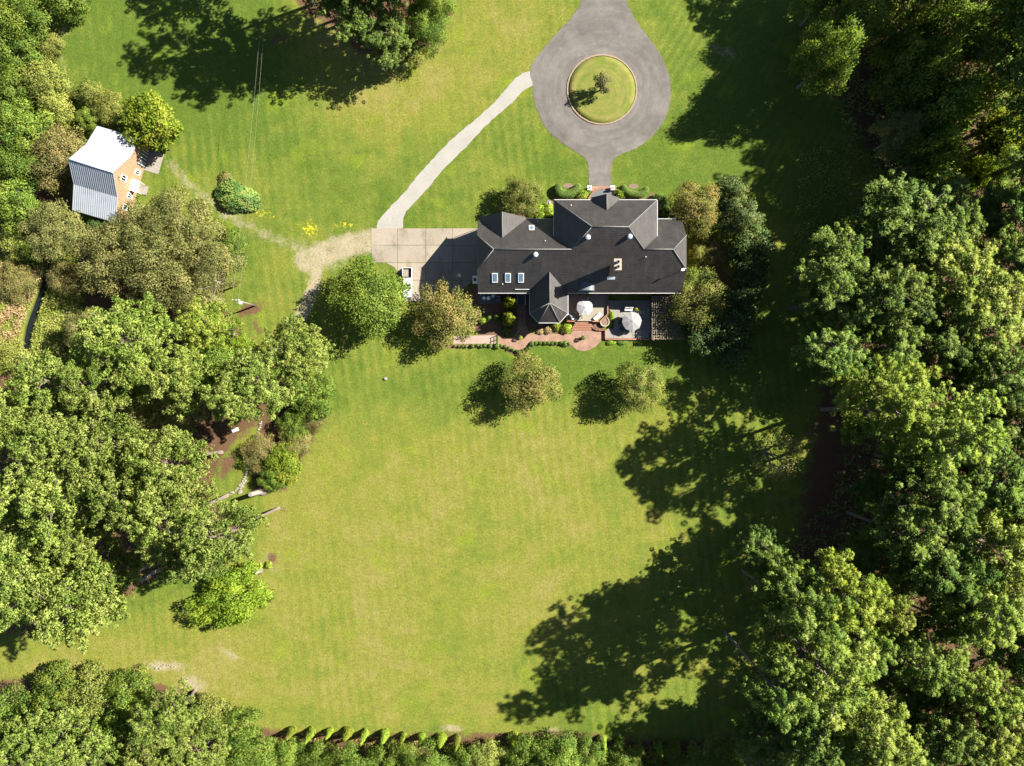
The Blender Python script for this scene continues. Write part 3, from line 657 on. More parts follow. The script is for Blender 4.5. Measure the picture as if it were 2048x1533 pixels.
MB().prism(PP([(1184, 645), (1200, 645), (1206, 655), (1208, 660), (1196, 660), (1188, 657)]), 0, .12).build('mulch_bed', M['mulch'], None); tag(bpy.data.objects['mulch_bed'], 'small mulch bed beside the terrace steps', kind='structure')

wk = empty('brick_walk', (0, 0, 0)); tag(wk, 'curving pink brick garden walk behind the house', kind='structure')
walk = [(996, 672), (1014, 677), (1028, 674), (1034, 664), (1034, 640), (1034, 592), (1051, 592), (1051, 640), (1051, 650), (1057, 662), (1066, 669), (1090, 668), (1141, 669), (1149, 659), (1186, 659), (1196, 663), (1209, 664), (1209, 677), (1201, 684), (1192, 692.7), (1179.7, 700), (1165.7, 703), (1153, 699.6), (1144, 692), (1135, 685), (1100, 683), (1070, 683), (1058.7, 687), (1046, 698), (1034.6, 704.7), (1027, 701), (1014, 693), (996, 688)]
MB().prism(PP(walk), -.1, .05).build('paving', M['paver'], wk)
MB().prism(PP([(906, 672), (991, 671), (991, 688), (906, 688)]), -.1, .045).build('aggregate_paving', M['aggregate'], wk)
fn = empty('garden_gate_fence', (*P(993.5, 680), 0), label='low dark fence rail across the west end of the brick walk', cat='fence')
for py in (672, 680, 688): MB().bbox(P(993.5, py)[0] - .06, P(993.5, py)[0] + .06, P(993.5, py)[1] - .06, P(993.5, py)[1] + .06, 0, 1.2).build('post', M['black'], fn)
for z in (.5, 1.05): MB().bbox(P(993.5, 0)[0] - .035, P(993.5, 0)[0] + .035, P(0, 688)[1], P(0, 672)[1], z, z + .09).build('rail', M['black'], fn)
bed = MB().prism(PP(smooth_line([(900, 690), (990, 690), (1012, 696), (1026, 704), (1035, 708), (1048, 701), (1061, 690), (1072, 686), (1134, 688), (1142, 693), (1140, 697), (1132, 692), (1075, 691), (1064, 695), (1050, 706), (1036, 712), (1022, 708), (1008, 700), (990, 696), (900, 697)], True, 3)), -.1, .03).build('mulch_bed', M['mulch'])
tag(bed, 'narrow mulch bed edging the brick walk', kind='structure')
tag(MB().prism(PP([(956, 586), (1033, 586), (1033, 640), (1026, 670), (1000, 672), (960, 672), (930, 640), (940, 575), (955, 570)]), -.1, .02).build('mulch_bed', M['mulch']), 'shaded mulch bed south of the west wing', kind='structure')
tag(MB().prism(PP([(1052, 590), (1062, 590), (1062, 645), (1080, 648), (1140, 648), (1146, 658), (1138, 667), (1068, 667), (1053, 650)]), -.1, .025).build('mulch_bed', M['mulch']), 'mulch bed round the foot of the south bay', kind='structure')
tag(MB().prism(PP([(1112, 392), (1150, 397), (1165, 380), (1174, 384), (1174, 402), (1060, 434), (1010, 436), (1015, 424), (1085, 414)]), -.1, .015).build('mulch_bed', M['mulch']), 'mulch bed left of the front door', kind='structure')
tag(MB().prism(PP([(1236, 384), (1262, 396), (1292, 398), (1305, 384), (1316, 396), (1345, 432), (1320, 436), (1236, 402)]), -.1, .015).build('mulch_bed', M['mulch']), 'mulch bed right of the front door', kind='structure')
# side patio with low edging south of the west wing
sp = MB().prism(PP([(957, 588), (1002, 588), (1002, 607.5), (957, 607.5)], .12), 0, .12).build('side_patio', M['slate']); tag(sp, 'dark shaded side patio under the west eave', kind='structure')
es = empty('side_steps', (*P(1042, 600), 0), label='side entry stair with white handrails beside the south bay', cat='steps')
for i in range(3): MB().bbox(P(1036, 0)[0], P(1049, 0)[0], 15.9 + i * .5 - .2, 17.6, .06 + i * .12, .18 + i * .12).build('step', M['slate'], es)
for px in (1034, 1050.5):
    x = P(px, 0)[0]; h = MB().tube([(x, 17.5, 1.3), (x, 15.6, .95)], .05, 6).build('handrail', M['white'], es); MB().tube([(x, 15.7, 0), (x, 15.7, .95)], .04, 6).tube([(x, 17.2, 0), (x, 17.2, 1.25)], .04, 6).build('post', M['white'], h)

# ------------------------------------------------------------------ barn-like outbuilding with pale metal roof
br = math.atan2(-.283, .959); barn = empty('barn', (-74.6, 39.3, 0), br, 'peach-sided barn with pale ribbed metal roof at the left', 'barn')
# local axes: x along the ridge towards the visible end wall (x = 0), y towards the back (north)
Lb = 8.15; ov = .28
prof = [(-8.55, 4.55), (-3.85, 6.3), (0, 9.7), (4.2, 6.1), (8.45, 4.5)]
def barn_roof(i, name):
    (ya, za), (yb, zb) = prof[i], prof[i + 1]; m = MB(); m.slab([(ov, ya, za), (ov, yb, zb), (-Lb - ov, yb, zb), (-Lb - ov, ya, za)], .12)
    n = 21
    for k in range(n + 1):
        x = ov - .06 - (Lb + 2 * ov - .12) * k / n
        m.slab([(x + .05, ya, za + .075), (x + .05, yb, zb + .075), (x - .05, yb, zb + .075), (x - .05, ya, za + .075)], .07)
    m.build(name, M['metal_roof'], barn, world=False)
for i in range(4): barn_roof(i, 'roof_panel')
MB().tube([(ov, 0, 9.73), (-Lb - ov, 0, 9.73)], .12, 6).build('ridge_cap', M['metal_roof'], barn, world=False)
wp = [(-8.2, 0), (8.1, 0), (8.1, 4.4), (4.1, 5.9), (0, 9.4), (-3.8, 6.1), (-8.2, 4.4)]; n = len(wp); wm = MB()
wm.add([(-.02, y, z) for y, z in wp] + [(-Lb, y, z) for y, z in wp], [list(range(n)), list(range(2 * n - 1, n - 1, -1))] + [(i, n + i, n + (i + 1) % n, (i + 1) % n) for i in range(n)])
wm.build('wall', M['siding'], barn, world=False)
for k in range(33):                                                   # battens of the end wall
    y = -7.9 + k * .49; zt = np.interp(y, [-8.2, -3.8, 0, 4.1, 8.1], [4.3, 6.0, 9.3, 5.8, 4.3]) - .05
    MB().bbox(-.02, .022, y - .035, y + .035, .1, zt).build('batten', M['siding'], barn, world=False)
def wall_pt(px, py):
    """photo pixel on the barn's end wall -> (along-wall, height)"""
    X, Y = (px - 1024) * .1, (766.5 - py) * .1; c, s = math.cos(br), math.sin(br)
    f = (c * -74.6 + s * 39.3) / (c * X + s * Y); z = H * (1 - f); dx, dy = X * f + 74.6, Y * f - 39.3
    return -s * dx + c * dy, z
def barn_window(cx, cy, w, h):
    y, z = wall_pt(80 + cx / 4.79, 160 + cy / 4.79); wo = MB().box((.05, y, z), (.08, w, h)).build('window', M['white'], barn, world=False)
    MB().box((.10, y, z), (.03, w - .14, h - .14)).build('pane', M['glass'], wo, world=False)
    MB().box((.125, y, z), (.02, .05, h - .2)).build('mullion', M['white'], wo, world=False); MB().box((.10, y, z - h / 2 - .05), (.2, w + .1, .08)).build('sill', M['white'], wo, world=False)
barn_window(798, 940, 1.1, 1.5); barn_window(930, 885, .9, 1.4); barn_window(855, 1110, .9, 1.4); barn_window(812, 1218, 1.1, 1.3)
y, z = -.4, 2.6
aw = MB().slab([(0, y - 1.1, 2.9), (0, y + 1.1, 2.9), (1.3, y + 1.1, 2.5), (1.3, y - 1.1, 2.5)], .1).build('awning', M['white'], barn, world=False)
for q in (-1, 1): MB().tube([(1.2, y + q, 2.5), (1.2, y + q, .2)], .05, 6).build('awning_post', M['white'], aw, world=False)
bd = MB().box((.05, y, 1.25), (.08, 1.1, 2.2)).build('door', M['white'], barn, world=False); MB().box((.11, y, 1.7), (.03, .7, .8)).build('pane', M['glass'], bd, world=False)
MB().bbox(.03, 1.9, y - .9, y + .9, 0, .2).build('doorstep', M['stone'], barn, world=False)
gd = MB().box((.05, 5.4, 1.5), (.08, 3.2, 2.8)).build('barn_door', M['slate'], barn, world=False)
for k in range(5): MB().box((.11, 4.1 + k * .65, 1.5), (.03, .08, 2.7)).build('door_slat', M['offwhite'], gd, world=False)
MB().bbox(.03, 3.0, 3.4, 7.6, 0, .09).build('apron', M['stone'], barn, world=False)
wl = wall_pt(80 + 745 / 4.79, 160 + 930 / 4.79); MB().tube([(.02, wl[0], wl[1]), (.7, wl[0], wl[1]), (.75, wl[0], wl[1] - .3)], .06, 6).build('gooseneck_lamp', M['black'], barn, world=False)
bx = MB().bbox(-5.6, -3.6, -9.9, -8.25, 0, 1.9).build('lean_to', M['metal_roof'], barn, world=False)
# ------------------------------------------------------------------ vegetation
def unit(v): return v / (np.linalg.norm(v, axis=-1, keepdims=True) + 1e-9)
def rsphere(g, n): return unit(g.normal(size=(n, 3)))

def leaf_mesh(name, C, D, L, Wd, tint, mat, g, upbias=.6, O=None, ow=.75):
    """n diamond leaves: base C, direction D, length L, width Wd"""
    n = len(C); L = np.broadcast_to(L, n)[:, None]; Wd = np.broadcast_to(Wd, n)[:, None]
    up = np.tile([0, 0, upbias], (n, 1)) + g.normal(size=(n, 3)) * .7
    S = unit(np.cross(D, up)); nrm = np.cross(S, D)
    mid = C + D * L * .5 + nrm * L * .06
    if O is not None:                                     # leaf planes shade with the roundness of the clump they belong to
        want = unit(O * ow + np.array([0, 0, .35]) + unit(nrm) * np.sign((nrm * O).sum(1, keepdims=True) + 1e-6) * .45)
        flip = np.sign((nrm * want).sum(1, keepdims=True)); S = S * np.where(flip == 0, 1, flip)
    co = np.stack([C, mid + S * Wd / 2, C + D * L, mid - S * Wd / 2], 1).reshape(-1, 3)
    me = bpy.data.meshes.new(name); fill_mesh(me, co, np.arange(4 * n).reshape(-1, 4))
    at = me.attributes.new('tint', 'FLOAT', 'POINT'); at.data.foreach_set('value', np.repeat(np.clip(tint, 0, 1), 4).astype(np.float32))
    me.materials.append(mat)
    if O is not None: me.normals_split_custom_set_from_vertices(np.repeat(want, 4, 0).astype(np.float32))
    return me

def limb(m, g, a, b, r0, r1, n=5, sag=.12):
    a, b = np.array(a, float), np.array(b, float); l = np.linalg.norm(b - a); k = 4; pts = []
    off = g.normal(size=3) * l * sag * .5
    for i in range(k + 1):
        t = i / k; pts.append(a + (b - a) * t + off * math.sin(math.pi * t) + np.array([0, 0, .12 * l * math.sin(math.pi * t)]))
    m.tube(pts, [r0 + (r1 - r0) * i / k for i in range(k + 1)], n, cap=False)

def make_pine(seed, mat, h=30.0, r=6.2, cb=.46, nb=44, tufts=46, gap=.0):
    g = np.random.default_rng(seed); m = MB(); cbz = h * cb; C, D, L, Wd, T, O = [], [], [], [], [], []
    bend = g.normal(size=2) * .35
    axis_pt = lambda z: np.array([bend[0] * math.sin(z / h * 2.4), bend[1] * math.sin(z / h * 2.9), z])
    m.tube([axis_pt(z) for z in np.linspace(-.2, h * .97, 10)], list(np.linspace(.36, .07, 10)), 8)
    skew = g.uniform(0, 6.28)
    for i in range(nb):
        t = (i + g.uniform(0, .9)) / nb; z0 = cbz + (h - cbz) * t * .97
        prof = (math.sqrt(max(0, 1 - ((t - .30) / .72) ** 2)) if t > .30 else .72 + .28 * t / .3)
        a = i * 2.4 + g.uniform(-.6, .6); ln = r * prof * g.uniform(.55, 1.1) * (1 + .2 * math.cos(a - skew))
        rise = g.uniform(.05, .35) + .5 * t; base = axis_pt(z0)
        tip = base + np.array([math.cos(a) * ln, math.sin(a) * ln, ln * rise])
        limb(m, g, base, tip, .085 * (1.1 - t) + .025, .018, 4)
        npf = max(5, int(ln * 2.9)); tone = g.uniform(.25, .75)
        for k in range(npf):
            f = .40 + .62 * (k + g.uniform(0, 1)) / npf
            c = base + (tip - base) * f + np.array([-math.sin(a), math.cos(a), 0]) * g.normal() * ln * .20 * f + np.array([0, 0, g.normal() * .28 + .12 * ln * math.sin(math.pi * min(f, 1))])
            pr = g.uniform(.40, .78); nt = int(tufts * pr * 2.1); d = rsphere(g, nt); d[:, 2] = np.abs(d[:, 2]) * .9 - .15; d = unit(d)
            C.append(c + d * pr * .35); D.append(unit(d + g.normal(size=(nt, 3)) * .35)); O.append(d); L.append(pr * g.uniform(.45, .75, nt)); Wd.append(g.uniform(.11, .22, nt)); T.append(np.clip(tone + g.normal() * .12 + g.normal(size=nt) * .2 + d[:, 2] * .1, 0, 1))
    top = axis_pt(h * .97)
    for k in range(5):
        c = top + g.normal(size=3) * np.array([.5, .5, .4]); d = rsphere(g, 40); d[:, 2] = np.abs(d[:, 2])
        C.append(c + d * .2); D.append(unit(d)); O.append(unit(d)); L.append(g.uniform(.5, .9, 40)); Wd.append(g.uniform(.13, .24, 40)); T.append(g.uniform(.3, .9, 40))
    cat = np.concatenate
    return m.mesh('trunk', M['bark'], recalc=False), leaf_mesh('crown', cat(C), cat(D), cat(L), cat(Wd), cat(T), M[mat], g, .3, cat(O))

def make_broad(seed, mat, r, h, cb, K, lobe, n, L, Wr=.55, bark='bark_grey', droop=.1, spread=1.0, stems=1, fill=.15, fine=0.0, zsq=1.0):
    """broad crown: K leafy lobes over a dome, limbs reaching to them"""
    g = np.random.default_rng(seed); m = MB(); cz = cb + (h - cb) * .42; rz = (h - cb) * .58
    C, D, T, O = [], [], [], []; cen = []
    for i in range(K):
        u = (i + .5) / K; zz = 1 - u * 1.35; a = i * 2.39996 + g.normal() * .35; rad = math.sqrt(max(0.02, 1 - zz * zz)) * (1 if zz > 0 else 1.0)
        k = g.uniform(.56, .96) if g.uniform() > fill else g.uniform(.2, .55)
        cen.append(np.array([math.cos(a) * rad * r * k * spread, math.sin(a) * rad * r * k * spread, cz + zz * rz * k * zsq]))
    per = n // K
    for c in cen:
        lr = lobe * r * g.uniform(.7, 1.25); k = int(per * (lr / (lobe * r)) ** 2); d = rsphere(g, k); u = g.uniform(.25, 1, k)[:, None] ** .4
        sq = np.array([1, 1, .78]); p = c + d * lr * u * sq * (1 + .18 * g.normal(size=(k, 1)))
        o = unit(p - np.array([0, 0, cz - rz * .3])); dd = unit(o * .55 + g.normal(size=(k, 3)) * (.6 - fine * .25) + d * .5 - np.array([0, 0, droop]))
        C.append(p); D.append(dd); O.append(unit(d * .7 + o * .6)); T.append(np.clip(g.uniform(.15, .7) + g.normal(size=k) * .22, 0, 1))
    C, D, T, O = np.concatenate(C), np.concatenate(D), np.concatenate(T), np.concatenate(O)
    keep = C[:, 2] > max(.05, cb * .6); C, D, T, O = C[keep], D[keep], T[keep], O[keep]; q = len(C)
    Lz = L * g.uniform(.65, 1.3, q)
    tr = .045 * r + .1
    if stems == 1:
        m.tube([(0, 0, -.2), (0.05, 0, .3), (g.normal() * .15, g.normal() * .15, cz * .5), (0, 0, cz)], [tr * 1.35, tr, tr * .8, tr * .45], 8)
        for i, c in enumerate(cen):
            if i % max(1, K // 14) == 0: limb(m, g, (0, 0, max(.3, cb * g.uniform(.7, 1.05))), c, tr * .42, .03, 5)
    else:
        for s in range(stems):
            a = 2 * math.pi * s / stems + g.normal() * .2; c = cen[(s * 7) % K]; f = np.array([math.cos(a) * r * .34, math.sin(a) * r * .34, cz * .72])
            limb(m, g, (math.cos(a) * .2, math.sin(a) * .2, -.1), f, tr * .5, tr * .3, 6, .08)
            for c in sorted(cen, key=lambda c: np.linalg.norm(c[:2] - f[:2]))[:5]: limb(m, g, f, c, tr * .26, .02, 4)
    return m.mesh('trunk', M[bark], recalc=False), leaf_mesh('crown', C, D, Lz, Lz * Wr, T, M[mat], g, .7, O)

def make_cone(seed, mat, r=.75, h=4.2, n=2600):
    g = np.random.default_rng(seed); t = g.uniform(0, 1, n) ** 1.4; a = g.uniform(0, 6.283, n)
    rr = r * (1 - t) ** .75 * (1 + .14 * np.sin(a * 3 + t * 9)) * g.uniform(.75, 1.05, n)
    C = np.stack([np.cos(a) * rr, np.sin(a) * rr, .1 + t * h], 1); o = np.stack([np.cos(a), np.sin(a), np.full(n, .9)], 1)
    D = unit(o + g.normal(size=(n, 3)) * .35); m = MB(); m.tube([(0, 0, -.1), (0, 0, h * .9)], [.09, .02], 6)
    return m.mesh('trunk', M['bark_grey'], recalc=False), leaf_mesh('foliage', C, D, g.uniform(.16, .3, n), .12, g.uniform(0, 1, n), M[mat], g, .3, unit(o))

def shell_leaves(name, pts, nrm, mat, g, L, Wr=.6, rough=.5, tone=None):
    n = len(pts); D = unit(nrm * .35 + g.normal(size=(n, 3)) * rough); T = g.uniform(.1, .9, n) if tone is None else tone
    Lz = L * g.uniform(.7, 1.3, n); return leaf_mesh(name, pts, D, Lz, Lz * Wr, T, mat, g, .8, nrm)

def make_mound(seed, mat, r=1.0, h=1.0, n=900, L=.16, lump=.18):
    """rounded shrub: leafy shell in lumps round a short stem"""
    g = np.random.default_rng(seed); d = rsphere(g, n); d[:, 2] = np.abs(d[:, 2]) ** .8; ph = g.uniform(0, 6.28, 6)
    a = np.arctan2(d[:, 1], d[:, 0]); k = 1 + lump * (np.sin(a * 3 + ph[0]) * .5 + np.sin(a * 5 + ph[1] + d[:, 2] * 4) * .4 + np.sin(d[:, 2] * 7 + ph[2]) * .3)
    u = g.uniform(.45, 1, n) ** .35; p = d * (k * u)[:, None] * np.array([r, r, h * .98]) + np.array([0, 0, .03])
    m = MB()
    for q in range(4): limb(m, g, (0, 0, -.05), (math.cos(q * 1.6) * r * .45, math.sin(q * 1.6) * r * .45, h * .55), .05 * r + .01, .015, 4)
    tone = np.clip(.5 + .25 * np.sin(a * 4 + ph[3]) + g.normal(size=n) * .2, 0, 1)
    return m.mesh('stem', M['bark_grey'], recalc=False), shell_leaves('foliage', p, d, M[mat], g, L, .6, .6, tone)

PROTO = {}
def proto(kind, i):
    key = (kind, i)
    if key not in PROTO:
        s = hash_seed(kind, i)
        if kind == 'pine': PROTO[key] = (make_pine(s, 'pine', nb=44 + (i * 5) % 12, cb=.44 + .03 * (i % 3)), 5.5, 30.0)
        elif kind == 'pine_lime': PROTO[key] = (make_pine(s, 'pine_lime', nb=50), 5.2, 30.0)
        elif kind == 'pine_deep': PROTO[key] = (make_pine(s, 'pine_deep', nb=46 + (i * 5) % 10), 5.4, 30.0)
        elif kind == 'oak': PROTO[key] = (make_broad(s, 'oak', 6, 12, 3.0, 52, .25, 20000, .34), 6.0, 12.0)
        elif kind == 'olive': PROTO[key] = (make_broad(s, 'olive', 7, 13, 2.6, 46, .22, 21000, .38, .38, fine=.6, droop=.05), 7.0, 13.0)
        elif kind == 'myrtle': PROTO[key] = (make_broad(s, 'myrtle', 5.5, 7.5, 2.4, 52, .23, 13500, .31, .55, 'bark_pale', stems=7, fill=.25), 5.4, 7.5)
        elif kind == 'myrtle_green': PROTO[key] = (make_broad(s, 'myrtle_green', 5.5, 7.5, 2.4, 52, .23, 13500, .31, .55, 'bark_pale', stems=7, fill=.25), 5.4, 7.5)
        elif kind == 'magnolia': PROTO[key] = (make_broad(s, 'magnolia', 4, 8, .6, 40, .26, 8500, .36, .55), 4.0, 8.0)
        elif kind == 'bright': PROTO[key] = (make_broad(s, 'bright', 4.5, 8, 1.4, 34, .28, 7000, .46, .7), 4.5, 8.0)
        elif kind == 'lime': PROTO[key] = (make_broad(s, 'lime', 5, 6.5, .4, 70, .17, 15000, .34, .45, droop=.0), 5.0, 6.5)
        elif kind == 'scrub': PROTO[key] = (make_broad(s, 'scrub', 5, 7, .8, 54, .22, 12000, .32, .4), 5.0, 7.0)
        elif kind == 'wild': PROTO[key] = (make_broad(s, 'weeds', 4.5, 5.5, .4, 46, .24, 10500, .34, .5), 4.5, 5.5)
        elif kind == 'thicket': PROTO[key] = (make_broad(s, 'oak', 4.5, 6.0, .4, 50, .22, 14000, .30, .5), 4.5, 6.0)
        elif kind == 'plum': PROTO[key] = (make_broad(s, 'plum', 1.7, 5.0, 1.0, 22, .3, 1700, .3, .55), 1.7, 5.0)
        elif kind == 'bare': PROTO[key] = (make_broad(s, 'olive', 5, 9, 2.5, 48, .22, 4200, .3, .5, 'bark_pale', stems=8, fill=.3), 5.0, 9.0)
        elif kind == 'rust': PROTO[key] = (make_broad(s, 'rust', 2.4, 5, 1, 22, .3, 1800, .28, .5), 2.4, 5.0)
    return PROTO[key]
def hash_seed(k, i): return sum(ord(c) * (j + 3) for j, c in enumerate(k)) * 13 + i * 101
NVAR = dict(pine_lime=2, pine=6, pine_deep=5, oak=4, olive=3, myrtle=3, myrtle_green=2, magnolia=3, bright=2, lime=1, scrub=3, wild=3, thicket=3, plum=1, bare=1, rust=1)
ZC = dict(pine_lime=.74, pine=.74, pine_deep=.74)
NAME = dict(pine_lime='pine_tree', pine='pine_tree', pine_deep='pine_tree', oak='oak_tree', olive='willow_oak', myrtle='crape_myrtle', myrtle_green='crape_myrtle', magnolia='magnolia_tree', bright='maple_tree', lime='cypress_bush', scrub='scrub_tree', wild='wild_shrub', thicket='thicket_tree', plum='plum_tree', bare='dogwood_tree', rust='dead_shrub')
TN = {}; rng_t = random.Random(77)
def tree(kind, px, py, rpx, h, label, group=None, sq=1.0):
    i = TN.get(kind, 0); TN[kind] = i + 1; (tm, cm), r0, h0 = proto(kind, i % NVAR[kind])
    zc = h * ZC.get(kind, .58); x, y = P(px, py, zc); rr = rpx * .1 * (1 - zc / H)
    cat = 'shrub' if kind in ('wild', 'lime', 'rust') else 'tree'
    t = empty(NAME[kind], (x, y, 0), rng_t.uniform(0, 6.28), label, cat, group)
    k = rr / r0; t.scale = (k, k * sq, h / h0)
    link('trunk', tm, t); link('crown', cm, t); return t

